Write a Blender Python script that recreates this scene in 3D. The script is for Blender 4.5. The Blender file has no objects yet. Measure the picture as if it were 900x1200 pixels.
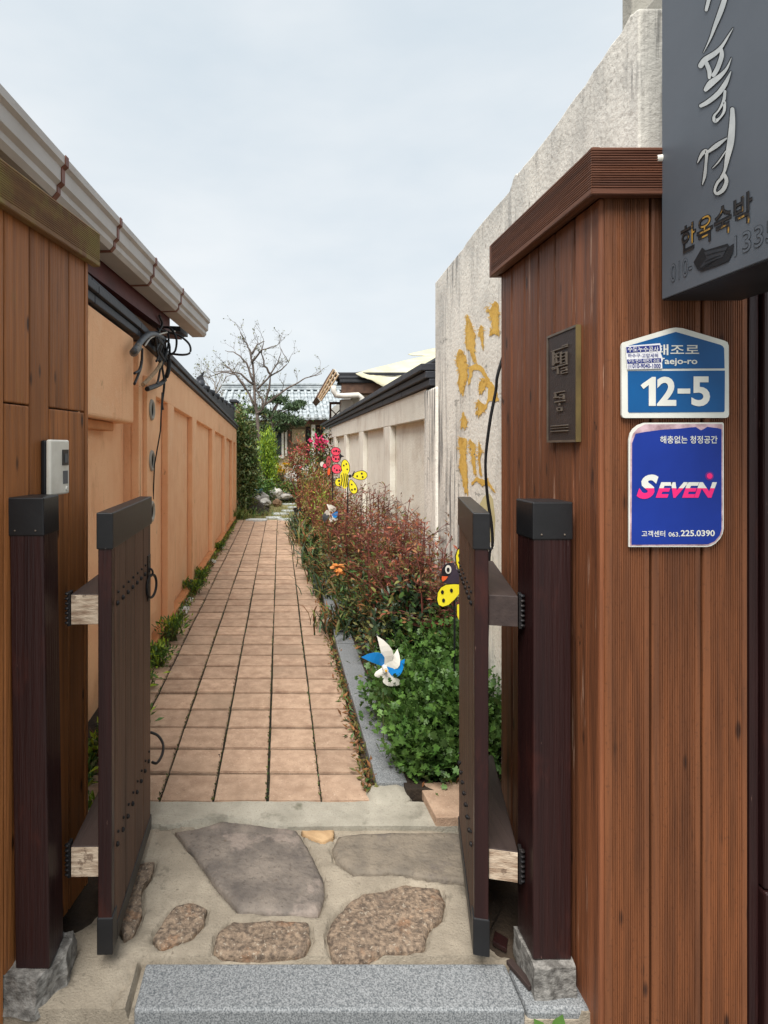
import bpy, bmesh, math, random
import numpy as np
from mathutils import Vector, Matrix, noise
random.seed(7); rng = np.random.default_rng(7)
SC = bpy.context.scene; COL = SC.collection
F = 715.0; CX = 328.0; CY = 525.0; H = 1.5          # photo focal length (px), level principal point, eye height

# ---------------------------------------------------------------- camera, sky, sun, exposure
cd = bpy.data.cameras.new('camera'); cam = bpy.data.objects.new('camera', cd); COL.objects.link(cam)
cam.location = (0, 0, H); cam.rotation_euler = (math.pi/2, 0, 0)
cd.sensor_fit = 'VERTICAL'; cd.sensor_height = 36; cd.lens = F/1200*36
cd.shift_x = (450-CX)/1200; cd.shift_y = -(600-CY)/1200
cd.clip_start = 0.02; cd.clip_end = 800
SC.camera = cam
SUN_EL, SUN_AZ = math.radians(58), math.radians(205)   # high behind the camera, a little to the left
W = bpy.data.worlds.new('World'); SC.world = W; W.use_nodes = True
nt = W.node_tree; nt.nodes.clear()
def wn(t, **k):
    n = nt.nodes.new(t)
    for a, v in k.items(): setattr(n, a, v)
    return n
sky = wn('ShaderNodeTexSky', sky_type='NISHITA', sun_disc=False, sun_elevation=SUN_EL, sun_rotation=SUN_AZ, air_density=1.0, dust_density=3.0)
tc = wn('ShaderNodeTexCoord'); mp = wn('ShaderNodeMapping'); mp.inputs['Scale'].default_value = (1.0, 1.0, 2.6)
nz = wn('ShaderNodeTexNoise'); nz.inputs['Scale'].default_value = 1.7; nz.inputs['Detail'].default_value = 5; nz.inputs['Roughness'].default_value = .55
rp = wn('ShaderNodeValToRGB')
rp.color_ramp.elements[0].position = .30; rp.color_ramp.elements[0].color = (5.55, 6.3, 6.85, 1)
rp.color_ramp.elements[1].position = .72; rp.color_ramp.elements[1].color = (7.4, 7.7, 7.85, 1)
mx = wn('ShaderNodeMixRGB'); mx.inputs['Fac'].default_value = .87
bg = wn('ShaderNodeBackground'); bg.inputs['Strength'].default_value = .1
wo = wn('ShaderNodeOutputWorld')
L = nt.links.new
L(tc.outputs['Generated'], mp.inputs['Vector']); L(mp.outputs['Vector'], nz.inputs['Vector']); L(nz.outputs['Fac'], rp.inputs['Fac'])
L(sky.outputs['Color'], mx.inputs['Color1']); L(rp.outputs['Color'], mx.inputs['Color2']); L(mx.outputs['Color'], bg.inputs['Color']); L(bg.outputs['Background'], wo.inputs['Surface'])
sd = bpy.data.lights.new('sun', 'SUN'); sun = bpy.data.objects.new('sun', sd); COL.objects.link(sun)
sd.energy = 4.6; sd.angle = math.radians(40); sd.color = (1, .97, .92)
sdir = Vector((math.sin(SUN_AZ)*math.cos(SUN_EL), math.cos(SUN_AZ)*math.cos(SUN_EL), math.sin(SUN_EL)))
sun.rotation_euler = sdir.to_track_quat('Z', 'Y').to_euler(); sun.location = (0, -5, 12)
vs = SC.view_settings; vs.view_transform = 'Standard'; vs.look = 'None'; vs.gamma = 1; vs.exposure = 0.38; vs.use_curve_mapping = False

# ---------------------------------------------------------------- materials
def lin(c):
    return tuple(((v/255/12.92) if v/255 <= .04045 else ((v/255+.055)/1.055)**2.4) for v in c)
def mat(name, c1, c2=None, scale=(6, 6, 6), rough=.75, bump=0.0, bscale=None, rnd=0.0, metal=0.0, detail=5,
        lo=.35, hi=.68, stain=None, island=0.0, trans=0.0, spec=.4, coat=0.0):
    m = bpy.data.materials.new(name); m.use_nodes = True; t = m.node_tree; N = t.nodes; k = t.links.new
    b = N['Principled BSDF']; out = N['Material Output']
    b.inputs['Roughness'].default_value = rough; b.inputs['Metallic'].default_value = metal; b.inputs['Specular IOR Level'].default_value = spec
    if coat: b.inputs['Coat Weight'].default_value = coat; b.inputs['Coat Roughness'].default_value = .25
    co = N.new('ShaderNodeTexCoord'); oi = N.new('ShaderNodeObjectInfo')
    va = N.new('ShaderNodeVectorMath'); va.operation = 'ADD'
    if rnd:
        vm = N.new('ShaderNodeVectorMath'); vm.operation = 'SCALE'; vm.inputs[0].default_value = (17, 23, 31)
        k(oi.outputs['Random'], vm.inputs['Scale']); k(vm.outputs[0], va.inputs[1])
    k(co.outputs['Object'], va.inputs[0])
    def nz(sc, det=detail, r=.6):
        mpn = N.new('ShaderNodeMapping'); mpn.inputs['Scale'].default_value = sc if isinstance(sc, (tuple, list)) else (sc,)*3
        n = N.new('ShaderNodeTexNoise'); n.inputs['Scale'].default_value = 1; n.inputs['Detail'].default_value = det; n.inputs['Roughness'].default_value = r
        k(va.outputs[0], mpn.inputs['Vector']); k(mpn.outputs[0], n.inputs['Vector']); return n
    def ramp(src, a, bb, ca, cb):
        r = N.new('ShaderNodeValToRGB'); e = r.color_ramp.elements
        e[0].position = a; e[0].color = (*ca, 1); e[1].position = bb; e[1].color = (*cb, 1); k(src, r.inputs['Fac']); return r.outputs['Color']
    c1l = lin(c1); c2l = lin(c2) if c2 else tuple(v*.8 for v in c1l)
    colr = ramp(nz(scale).outputs['Fac'], lo, hi, c1l, c2l)
    for st in (stain or []):
        sc, thr, wid, c3, amt = st[:5]
        if amt < 0:                                      # round spots (knots, chips)
            mpn = N.new('ShaderNodeMapping'); mpn.inputs['Scale'].default_value = sc; vo = N.new('ShaderNodeTexVoronoi'); vo.inputs['Scale'].default_value = 1
            k(va.outputs[0], mpn.inputs['Vector']); k(mpn.outputs[0], vo.inputs['Vector']); f = ramp(vo.outputs['Distance'], thr, thr+wid, (-amt,)*3, (0, 0, 0))
        else: f = ramp(nz(sc, 6, .65).outputs['Fac'], thr, thr+wid, (0, 0, 0), (amt,)*3)
        if len(st) > 5:                                  # keep the stain to patches
            mk = N.new('ShaderNodeMixRGB'); mk.blend_type = 'MULTIPLY'; mk.inputs['Fac'].default_value = 1; k(f, mk.inputs['Color1']); k(ramp(nz(st[5], 3, .5).outputs['Fac'], .47, .60, (0, 0, 0), (1, 1, 1)), mk.inputs['Color2']); f = mk.outputs['Color']
        mxn = N.new('ShaderNodeMixRGB'); k(f, mxn.inputs['Fac']); k(colr, mxn.inputs['Color1']); mxn.inputs['Color2'].default_value = (*lin(c3), 1); colr = mxn.outputs['Color']
    for amt, src in ((rnd, oi.outputs['Random']), (island, None)):
        if not amt: continue
        if src is None: src = N.new('ShaderNodeNewGeometry').outputs['Random Per Island']
        mr = N.new('ShaderNodeMapRange'); mr.inputs['To Min'].default_value = 1-amt; mr.inputs['To Max'].default_value = 1+amt; k(src, mr.inputs['Value'])
        hs = N.new('ShaderNodeHueSaturation'); k(mr.outputs[0], hs.inputs['Value']); k(colr, hs.inputs['Color']); colr = hs.outputs['Color']
    k(colr, b.inputs['Base Color'])
    if bump:
        bp = N.new('ShaderNodeBump'); bp.inputs['Strength'].default_value = bump; bp.inputs['Distance'].default_value = .01
        k(nz(bscale or tuple(s*6 for s in scale), 4).outputs['Fac'], bp.inputs['Height']); k(bp.outputs[0], b.inputs['Normal'])
    if trans:
        tr = N.new('ShaderNodeBsdfTranslucent'); k(colr, tr.inputs['Color']); ms = N.new('ShaderNodeMixShader'); ms.inputs[0].default_value = trans
        k(b.outputs[0], ms.inputs[1]); k(tr.outputs[0], ms.inputs[2]); k(ms.outputs[0], out.inputs['Surface'])
    return m
def wood(name, c1, c2, axis='z', rough=.6, rnd=.12, stain=None, bump=.25, lo=.3, hi=.72):
    ax = {'x': 0, 'y': 1, 'z': 2}[axis]; s = [38, 38, 38]; s[ax] = 1.6; b = [120, 120, 120]; b[ax] = 4
    return mat(name, c1, c2, tuple(s), rough, bump, tuple(b), rnd, stain=stain, lo=lo, hi=hi, detail=6)

MT = dict(
 street=mat('street_concrete', (120,117,110), (95,93,88), (3,3,3), .9, .3, (60,60,60)),
 earth=mat('earth', (96,84,66), (70,60,46), (2,2,2), .95, .5, (40,40,40)),
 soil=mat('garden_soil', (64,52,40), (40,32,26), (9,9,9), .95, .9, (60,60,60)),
 concrete=mat('pale_concrete', (164,153,136), (137,127,112), (7,7,7), .9, .5, (130,130,130), stain=[((3,3,3), .52, .12, (118,109,95), .75), ((9,9,9), .60, .06, (104,96,84), .6), ((45,45,45), .62, .06, (112,102,88), .7), ((170,170,170), .55, .1, (122,113,99), .7), ((15,15,15), .68, .03, (98,88,74), .6)]),
 strip=mat('grey_mortar', (172,166,152), (146,141,128), (7,7,7), .9, .45, (130,130,130), stain=[((5,5,5), .57, .08, (116,112,100), .7), ((150,150,150), .55, .1, (130,124,112), .7), ((2.5,2.5,2.5), .6, .06, (98,100,78), .6)]),
 granite=mat('speckled_granite', (148,150,151), (84,88,91), (230,230,230), .62, .15, (300,300,300), lo=.36, hi=.64, detail=2.5, stain=[((6,6,6), .58, .15, (110,112,112), .5)]),
 granite_rough=mat('rough_granite', (138,135,130), (92,89,85), (38,38,38), .85, .8, (70,70,70), lo=.4, hi=.6),
 slate=mat('purple_grey_stone', (130,120,110), (92,85,80), (9,9,9), .75, .8, (45,45,45), stain=[((70,70,70), .58, .06, (80,73,67), .6), ((5,5,22), .64, .02, (70,63,58), .6), ((4,4,4), .56, .06, (152,138,128), .6), ((20,20,20), .64, .04, (92,78,66), .6)]),
 slate_tan=mat('tan_grey_stone', (136,125,110), (104,96,86), (8,8,8), .78, .8, (45,45,45), stain=[((70,70,70), .58, .06, (90,82,72), .6), ((6,6,6), .58, .08, (100,92,86), .7)]),
 rust_stone=mat('rusty_granite', (150,130,110), (92,79,68), (62,62,62), .85, .9, (90,90,90), lo=.38, hi=.62, stain=[((9,9,9), .57, .08, (158,116,84), .45), ((90,90,90), .6, .05, (184,172,154), .7), ((7,7,7), .55, .1, (112,98,86), .5)]),
 tan=mat('tan_sandstone', (200,168,128), (172,140,104), (20,20,20), .85, .4),
 brick=mat('salmon_brick', (190,161,137), (162,134,112), (16,16,16), .88, .5, (190,190,190), .13, stain=[((5,5,5), .55, .12, (142,112,92), .6), ((90,90,90), .60, .06, (214,190,168), .6), ((120,120,120), .60, .05, (118,92,76), .6), ((1.3,1.3,1.3), .55, .15, (150,128,108), .6)]),
 joint=mat('mossy_joint', (44,44,28), (30,26,20), (12,2,12), .95, .6, (80,80,80)),
 orange=mat('orange_plaster', (244,194,150), (236,180,136), (4,4,4), .9, .35, (70,70,70), stain=[((3,3,1.2), .60, .12, (190,134,92), .5), ((18,18,1.0), .58, .08, (170,120,84), .35, (1.8,1.8,1.2)), ((2,2,2), .58, .06, (246,204,164), .5), ((9,9,4), .66, .05, (150,104,72), .6), ((70,70,70), .64, .05, (196,136,92), .6)]),
 orange_dark=mat('ochre_plaster', (206,142,92), (186,124,78), (5,5,3), .9, .35, (70,70,70)),
 white=mat('white_plaster', (232,229,217), (220,215,202), (5,5,5), .9, .4, (60,60,60), stain=[((9,9,1.0), .54, .12, (180,172,160), .55, (1.3,1.3,1.3)), ((20,20,1.4), .60, .06, (136,130,122), .5, (1.7,1.7,1.5)), ((2.2,2.2,2.2), .54, .14, (200,190,175), .7), ((40,40,40), .62, .06, (200,192,178), .5)]),
 rough_white=mat('weathered_white_render', (238,234,224), (224,219,208), (3,3,3), .92, .45, (55,55,55), stain=[((1.6,1.6,1.3), .48, .16, (176,174,168), .7), ((9,9,.8), .52, .12, (156,155,151), .65, (1.6,1.6,.9)), ((20,20,1.1), .50, .07, (88,88,90), .85, (2.3,2.3,1.1)), ((60,60,5), .58, .06, (120,119,116), .6, (2,2,2)), ((22,22,22), .60, .06, (160,155,146), .6), ((4,4,9), .64, .03, (120,118,112), .6)]),
 bare=mat('bare_concrete', (176,172,162), (150,147,138), (4,4,4), .92, .5, (40,40,40), stain=[((9,9,2), .6, .06, (110,106,98), .7)]),
 fence=wood('brown_stained_board', (130,78,49), (80,47,30), 'z', .55, .24, bump=.5, stain=[((16,16,5), .07, .08, (40,22,15), -.9), ((60,60,2.2), .62, .04, (176,146,126), .6), ((26,26,1.2), .60, .08, (60,34,24), .6), ((11,11,7), .69, .03, (40,24,18), .9)]),
 fence_rib=wood('brown_ribbed_board', (128,77,45), (80,47,28), 'z', .6, .14, bump=.45, stain=[((16,16,5), .07, .08, (40,22,15), -.9), ((90,90,90), .58, .06, (84,48,28), .5), ((26,26,1.2), .62, .08, (64,38,24), .5), ((11,11,7), .68, .03, (44,26,18), .9), ((2,2,2), .6, .2, (98,70,44), .4)]),
 fence_left=wood('ochre_stained_board', (174,110,60), (120,74,40), 'z', .55, .16, bump=.5, stain=[((16,16,5), .07, .08, (40,22,15), -.9), ((26,26,1.2), .62, .08, (64,38,24), .5), ((6,6,1.5), .62, .1, (120,104,48), .55), ((9,9,9), .72, .03, (54,30,20), .8)]),
 cap_x=wood('cap_board_across', (112,68,46), (72,42,30), 'x', .6, .1),
 cap_y=wood('cap_board_along', (114,72,48), (74,44,30), 'y', .6, .1),
 cap_left=wood('algae_cap_board', (132,98,58), (104,70,44), 'y', .65, .1, stain=[((5,5,5), .48, .14, (136,124,62), .7)]),
 maroon=wood('maroon_painted_timber', (46,23,22), (31,15,16), 'z', .36, .1, bump=.35, stain=[((80,80,14), .69, .03, (120,92,84), .6), ((9,9,3), .58, .12, (66,32,26), .6), ((30,30,6), .73, .02, (130,84,70), .6), ((4,4,2), .6, .2, (36,18,20), .6)]),
 leafwood=wood('weathered_dark_plank', (98,70,54), (60,42,33), 'z', .6, .22, bump=.6, stain=[((24,24,1.0), .56, .12, (48,34,27), .7), ((60,60,6), .68, .03, (130,112,96), .6), ((30,30,2), .66, .05, (54,40,34), .7)]),
 rail=wood('dark_rail_timber', (64,52,48), (46,36,34), 'y', .55, .1, bump=.15),
 endgrain=mat('pale_end_grain', (200,182,160), (136,112,92), (14,14,60), .8, .4, (40,40,160), lo=.35, hi=.62, stain=[((30,30,30), .6, .05, (96,76,62), .7)]),
 black_metal=mat('black_sheet_metal', (30,30,32), (20,20,22), (9,9,9), .42, .05, stain=[((30,30,30), .74, .02, (120,116,110), .6)]),
 iron=mat('wrought_iron', (30,31,34), (46,40,38), (30,30,30), .5, .2, metal=.5),
 steel=mat('dark_steel', (50,54,60), (40,44,50), (5,5,5), .5, .1),
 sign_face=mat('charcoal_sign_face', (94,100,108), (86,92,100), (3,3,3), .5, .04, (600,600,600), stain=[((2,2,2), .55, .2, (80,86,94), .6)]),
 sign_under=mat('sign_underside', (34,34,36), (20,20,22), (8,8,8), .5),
 silver=mat('silver_letter', (206,208,206), (178,182,182), (20,20,20), .35, metal=.15),
 shade_and_tape=mat('letter_edge_shade', (26,29,34), (22,24,28), rough=.6),  # painted edge shade of the sign lettering; also the dark tape
 gold=mat('old_gold_letter', (176,136,60), (44,40,38), (28,28,28), .5, lo=.40, hi=.48),
 tile_black=mat('black_coping_tile', (52,54,60), (40,42,48), (4,4,4), .55, .25, (40,40,40), stain=[((9,9,9), .64, .06, (92,92,94), .5)]),
 roof_black=mat('black_roof_tile', (44,46,50), (32,33,37), (6,6,6), .6, .2, rnd=.15),
 roof_grey=mat('blue_grey_roof_tile', (178,184,186), (132,140,144), (5,5,5), .5, .2, stain=[((8,8,8), .62, .06, (214,220,222), .6)]),
 gutter=mat('beige_gutter', (186,180,174), (170,163,156), (3,3,3), .5, stain=[((6,3,6), .62, .1, (150,138,128), .5)]),
 bracket=mat('copper_strap', (124,72,52), (96,54,40), (20,20,20), .5),
 oxblood=mat('oxblood_board', (92,40,36), (72,30,28), (6,6,6), .55, .1),
 log=mat('grey_log', (150,144,136), (96,90,84), (20,20,20), .85, .5),
 brownbeam=mat('brown_beam', (98,72,56), (70,50,40), (9,9,9), .7, .2),
 tarp=mat('cream_tarp', (196,191,164), (176,170,142), (3,3,3), .75, .5, (7,7,7)),
 offwhite=mat('off_white_paint', (214,210,200), (196,190,180), (6,6,6), .6),
 white_plastic=mat('white_plastic', (226,224,214), (204,200,188), (12,12,12), .4, stain=[((50,50,50), .68, .04, (150,140,120), .6)]),
 dark_plastic=mat('dark_plastic', (30,32,36), (24,26,28), rough=.35),
 glass=mat('dark_window_glass', (44,52,56), (30,36,40), (2,2,2), .12, spec=.6),
 beige=mat('beige_wall_panel', (196,176,146), (180,160,132), (4,4,4), .85),
 sign_blue=mat('address_blue', (10,84,142), (14,76,130), (5,5,5), .4, spec=.3),
 sign_white=mat('reflective_white', (222,222,214), (206,206,198), (8,8,8), .45, spec=.3),
 sticker=mat('sticker_white', (226,226,228), (214,214,220), (10,10,10), .5),
 navy=mat('sticker_navy', (32,48,126), (28,42,112), rough=.5),
 royal=mat('royal_blue_print', (24,52,142), (20,46,128), (5,5,5), .45, spec=.25),
 pinkworn=mat('worn_pink_edge', (206,176,184), (150,120,126), (25,8,25), .7, lo=.4, hi=.62),
 magenta=mat('magenta_print', (236,36,120), (226,32,110), rough=.45),
 glow=mat('dim_magenta_ring', (104,40,128), (96,36,120), rough=.45),
 bronze=mat('dark_bronze', (64,55,53), (50,43,42), (20,20,20), .5, .2, (200,200,200), metal=.2),
 bronze_hi=mat('worn_bronze', (108,97,86), (88,79,70), (20,20,20), .45, metal=.2),
 brass=mat('tarnished_brass', (112,96,58), (84,72,46), (20,20,8), .5),
 mural=mat('ochre_mural_paint', (226,186,94), (210,166,76), (9,9,5), .85, .3, (40,40,40), stain=[((20,20,4), .62, .05, (216,190,130), .7)]),
 mural_pale=mat('pale_mural_paint', (206,194,146), (190,178,132), (9,9,5), .85),
 cable=mat('black_cable', (26,26,28), (20,20,22), rough=.5), hole=mat('dark_hollow', (14,13,12), (10,9,9), rough=.95, spec=.05),
 hosegrey=mat('grey_conduit', (96,100,104), (72,76,80), (20,20,20), .5),
 tanwrap=mat('tan_wrap', (176,150,118), (140,116,90), (30,30,30), .8, .4),
 leaf_green=mat('fresh_green_leaf', (98,130,58), (58,96,40), (9,9,9), .5, island=.3, trans=.22),
 leaf_mid=mat('mid_green_leaf', (84,112,54), (50,80,36), (6,6,6), .5, island=.35, trans=.2),
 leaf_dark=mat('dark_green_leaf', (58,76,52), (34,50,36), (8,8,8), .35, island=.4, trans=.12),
 leaf_olive=mat('olive_leaf', (122,122,64), (82,86,42), (6,6,6), .55, island=.35, trans=.2),
 leaf_red=mat('bronze_red_leaf', (160,90,66), (120,62,46), (7,7,7), .5, island=.35, trans=.2, stain=[((5,5,5), .56, .1, (96,92,52), .7)]),
 leaf_rust=mat('rust_brown_leaf', (150,104,62), (112,72,44), (6,6,6), .6, island=.35, trans=.2, stain=[((5,5,5), .53, .1, (110,112,56), .8)]),
 leaf_lime=mat('lime_green_leaf', (160,180,52), (112,144,40), (6,6,6), .55, island=.25, trans=.2),
 leaf_ivy=mat('variegated_ivy_leaf', (118,132,88), (74,96,54), (12,12,12), .5, island=.4, trans=.15),
 needle=mat('pine_needle', (88,108,72), (58,78,52), (6,6,6), .6, island=.35, trans=.1),
 grass=mat('dry_grass_blade', (150,142,82), (98,116,54), (3,3,3), .7, island=.3, trans=.2),
 lawn=mat('thin_lawn', (150,136,96), (96,98,58), (4,4,4), .95, .6, (50,50,50)),
 stem=mat('red_brown_twig', (120,64,54), (88,50,42), (20,20,20), .7),
 greenstem=mat('green_stem', (92,100,56), (70,78,44), (20,20,20), .7),
 bark=mat('grey_bark', (112,100,92), (82,72,66), (20,20,6), .85, .5),
 bark_pale=mat('pale_twig', (150,142,134), (124,116,110), (20,20,6), .85),
 pink=mat('pink_blossom', (226,64,120), (206,44,96), (20,20,20), .6, island=.25, trans=.25),
 coral=mat('coral_blossom', (196,92,92), (168,68,72), (20,20,20), .6, island=.25, trans=.25),
 yellow_fl=mat('yellow_blossom', (244,200,30), (232,176,20), (20,20,20), .6, island=.15, trans=.25),
 orange_fl=mat('orange_blossom', (206,134,64), (180,108,50), (20,20,20), .6, island=.2),
 deco_yellow=mat('yellow_decoration_film', (236,222,52), (226,208,40), rough=.4),
 deco_pink=mat('pink_decoration_film', (236,84,106), (226,70,94), rough=.4),
 deco_black=mat('black_decoration_film', (30,28,34), (24,22,26), rough=.45),
 deco_purple=mat('dark_purple_film', (62,52,66), (48,40,52), rough=.5),
 deco_blue=mat('blue_decoration_film', (24,132,206), (16,116,190), rough=.4),
 deco_white=mat('white_decoration_film', (222,218,208), (204,198,188), (20,20,20), .5),
 deco_orange=mat('orange_decoration_film', (226,98,50), (216,88,44), rough=.5),
 red_pot=mat('red_plastic_pot', (206,62,70), (190,52,60), rough=.5),
 teal_pot=mat('teal_glazed_bowl', (58,106,108), (44,86,90), (6,6,6), .35),
 rock=mat('grey_garden_rock', (172,168,162), (112,108,104), (6,6,6), .9, .9, (30,30,30), stain=[((12,12,12), .6, .06, (86,82,76), .7)]),
 rock_brown=mat('brown_garden_rock', (132,104,78), (90,70,54), (8,8,8), .9, .9, (30,30,30)),
 rock_pale=mat('pale_garden_rock', (206,202,194), (150,146,140), (7,7,7), .9, .7, (30,30,30)),
 flag=mat('pale_flagstone', (196,200,198), (160,164,162), (6,6,6), .85, .4),
)

# ---------------------------------------------------------------- builders
ORG = {}
def P(px, py, d): return Vector(((px-CX)*d/F, d, H-(py-CY)*d/F))
def PX(px, py, x):                                   # point on a plane x = const
    d = x*F/(px-CX); return Vector((x, d, H-(py-CY)*d/F))
def org(p):
    return ORG[p.name] if p is not None else Vector((0, 0, 0))
def link(o, parent):
    COL.objects.link(o)
    if parent is not None: o.parent = parent
def tag(o, label=None, cat=None, group=None, kind=None):
    for k, v in (('label', label), ('category', cat), ('group', group), ('kind', kind)):
        if v: o[k] = v
    return o
def thing(name, label, cat, loc=(0, 0, 0), group=None):
    o = bpy.data.objects.new(name, None); COL.objects.link(o); o.location = loc; o.empty_display_size = .1
    ORG[o.name] = Vector(loc); return tag(o, label, cat, group)
class G:
    def __init__(s): s.v = []; s.f = []; s.mi = []
    def add(s, vs, fs, mi=0):
        b = len(s.v); s.v += [tuple(v) for v in vs]; s.f += [tuple(b+i for i in f) for f in fs]; s.mi += [mi]*len(fs); return s
    def box(s, x0, x1, y0, y1, z0, z1, mi=0):
        vs = [(x, y, z) for z in (z0, z1) for y in (y0, y1) for x in (x0, x1)]
        return s.add(vs, [(0,2,3,1),(4,5,7,6),(0,1,5,4),(2,6,7,3),(0,4,6,2),(1,3,7,5)], mi)
    def obox(s, o, u, v, w, mi=0):                    # corner o, three edge vectors (right handed)
        o, u, v, w = map(Vector, (o, u, v, w))
        vs = [o+a*u+b*v+c*w for c in (0, 1) for b in (0, 1) for a in (0, 1)]
        return s.add(vs, [(0,2,3,1),(4,5,7,6),(0,1,5,4),(2,6,7,3),(0,4,6,2),(1,3,7,5)], mi)
    def prism(s, poly, ext, mi=0):
        n = len(poly); e = Vector(ext); a = [Vector(p) for p in poly]
        return s.add(a+[p+e for p in a], [tuple(range(n-1, -1, -1)), tuple(range(n, 2*n))]+[(i, (i+1) % n, n+(i+1) % n, n+i) for i in range(n)], mi)
    def tube(s, pts, r, n=6, mi=0):
        pts = [Vector(p) for p in pts]; rs = r if isinstance(r, (list, tuple)) else [r]*len(pts)
        vs = []; up = Vector((.31, .17, .94))
        for i, p in enumerate(pts):
            t = (pts[min(i+1, len(pts)-1)]-pts[max(i-1, 0)]).normalized(); a = t.cross(up)
            if a.length < 1e-3: a = t.cross(Vector((1, 0, 0)))
            a.normalize(); b = t.cross(a)
            vs += [p+(a*math.cos(q*2*math.pi/n)+b*math.sin(q*2*math.pi/n))*rs[i] for q in range(n)]
        fs = [(i*n+q, i*n+(q+1) % n, (i+1)*n+(q+1) % n, (i+1)*n+q) for i in range(len(pts)-1) for q in range(n)]
        fs += [tuple(range(n-1, -1, -1)), tuple((len(pts)-1)*n+q for q in range(n))]
        return s.add(vs, fs, mi)
    def lathe(s, c, prof, n=20, mi=0):
        c = Vector(c); vs = [c+Vector((r*math.cos(q*2*math.pi/n), r*math.sin(q*2*math.pi/n), z)) for r, z in prof for q in range(n)]
        fs = [(i*n+q, i*n+(q+1) % n, (i+1)*n+(q+1) % n, (i+1)*n+q) for i in range(len(prof)-1) for q in range(n)]
        return s.add(vs, fs, mi)
    def torus(s, c, R, r, a, b, n=20, m=8, mi=0):     # ring in the plane of unit vectors a, b
        c, a, b = Vector(c), Vector(a), Vector(b); w = a.cross(b); vs = []
        for i in range(n):
            d = a*math.cos(i*2*math.pi/n)+b*math.sin(i*2*math.pi/n)
            vs += [c+d*R+(d*math.cos(j*2*math.pi/m)+w*math.sin(j*2*math.pi/m))*r for j in range(m)]
        return s.add(vs, [(i*m+j, ((i+1) % n)*m+j, ((i+1) % n)*m+(j+1) % m, i*m+(j+1) % m) for i in range(n) for j in range(m)], mi)
    def blob(s, c, r, amp=.25, sub=3, fr=1.5, mi=0, flat=None):
        bm = bmesh.new(); bmesh.ops.create_icosphere(bm, subdivisions=sub, radius=1)
        c = Vector(c); r = Vector(r if isinstance(r, (tuple, list)) else (r,)*3); off = Vector((random.random()*50, random.random()*50, random.random()*50))
        bm.verts.ensure_lookup_table(); vs = []
        for v in bm.verts:
            k = 1+amp*(noise.noise(v.co*fr+off)+.5*noise.noise(v.co*fr*2.7+off)); p = Vector((v.co.x*r.x, v.co.y*r.y, v.co.z*r.z))*k
            vs.append(c+p)
        s.add(vs, [tuple(v.index for v in f.verts) for f in bm.faces], mi); bm.free(); return s
    def make(s, name, mats, parent=None, smooth=False, bevel=0, seg=2, kind=None, label=None):
        me = bpy.data.meshes.new(name); o0 = org(parent)
        me.from_pydata([tuple(Vector(v)-o0) for v in s.v], [], s.f)
        mats = mats if isinstance(mats, (list, tuple)) else [mats]
        for m in mats: me.materials.append(MT[m] if isinstance(m, str) else m)
        if any(s.mi): me.polygons.foreach_set('material_index', s.mi)
        if smooth: me.polygons.foreach_set('use_smooth', [True]*len(me.polygons))
        me.update()
        bm = bmesh.new(); bm.from_mesh(me); bmesh.ops.recalc_face_normals(bm, faces=bm.faces); bm.to_mesh(me); bm.free()
        o = bpy.data.objects.new(name, me); link(o, parent); ORG[o.name] = o0
        if bevel:
            b = o.modifiers.new('bevel', 'BEVEL'); b.width = bevel; b.segments = seg; b.limit_method = 'ANGLE'; b.angle_limit = math.radians(40)
        return tag(o, label=label, kind=kind)
def solo(g, name, mats, label, cat, group=None, **k):
    return tag(g.make(name, mats, None, **k), label, cat, group)
def text(body, box, o, u, v, mats, parent, name='lettering', bold=0.0, shear=0.0, split=None, keep_aspect=False, lift=.0):
    """Flat print: body fitted to the box (u0,u1,v0,v1) on the plane o + u*U + v*V."""
    c = bpy.data.curves.new('print', 'FONT'); c.body = body; c.offset = bold; c.shear = shear; c.resolution_u = 4; c.fill_mode = 'BOTH'
    t = bpy.data.objects.new('print', c); COL.objects.link(t); bpy.context.view_layer.update()
    me0 = bpy.data.meshes.new_from_object(t.evaluated_get(bpy.context.evaluated_depsgraph_get())); bpy.data.objects.remove(t)
    vs = [q.co.copy() for q in me0.vertices]; fs = [tuple(p.vertices) for p in me0.polygons]
    xs = [q.x for q in vs]; ys = [q.y for q in vs]; x0, x1, y0, y1 = min(xs), max(xs), min(ys), max(ys)
    bm = bmesh.new(); bv = [bm.verts.new(q) for q in vs]
    for f in fs:
        try: bm.faces.new([bv[i] for i in f])
        except ValueError: pass
    bmesh.ops.remove_doubles(bm, verts=bm.verts, dist=1e-5)
    if split is not None:
        yc = y0+(y1-y0)*split
        bmesh.ops.bisect_plane(bm, geom=bm.verts[:]+bm.edges[:]+bm.faces[:], plane_co=(0, yc, 0), plane_no=(0, 1, 0))
    bm.verts.index_update(); g = G(); o, u, v = Vector(o), Vector(u), Vector(v)
    for f in bm.faces:
        cy = sum(q.co.y for q in f.verts)/len(f.verts)
        mi = 1 if (split is not None and cy < yc) else 0
        g.f.append(tuple(q.index for q in f.verts)); g.mi.append(mi)
    nrm = u.cross(v).normalized()
    g.v = [tuple(o+u*(box[0]+(q.co.x-x0)/(x1-x0)*(box[1]-box[0]))+v*(box[2]+(q.co.y-y0)/(y1-y0)*(box[3]-box[2]))+nrm*lift) for q in bm.verts]
    bm.free(); bpy.data.meshes.remove(me0)
    me = bpy.data.meshes.new(name); o0 = org(parent); me.from_pydata([tuple(Vector(q)-o0) for q in g.v], [], g.f)
    for m in (mats if isinstance(mats, (list, tuple)) else [mats]): me.materials.append(MT[m])
    me.polygons.foreach_set('material_index', g.mi); me.update()
    ob = bpy.data.objects.new(name, me); link(ob, parent); ORG[ob.name] = o0; return ob
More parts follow.
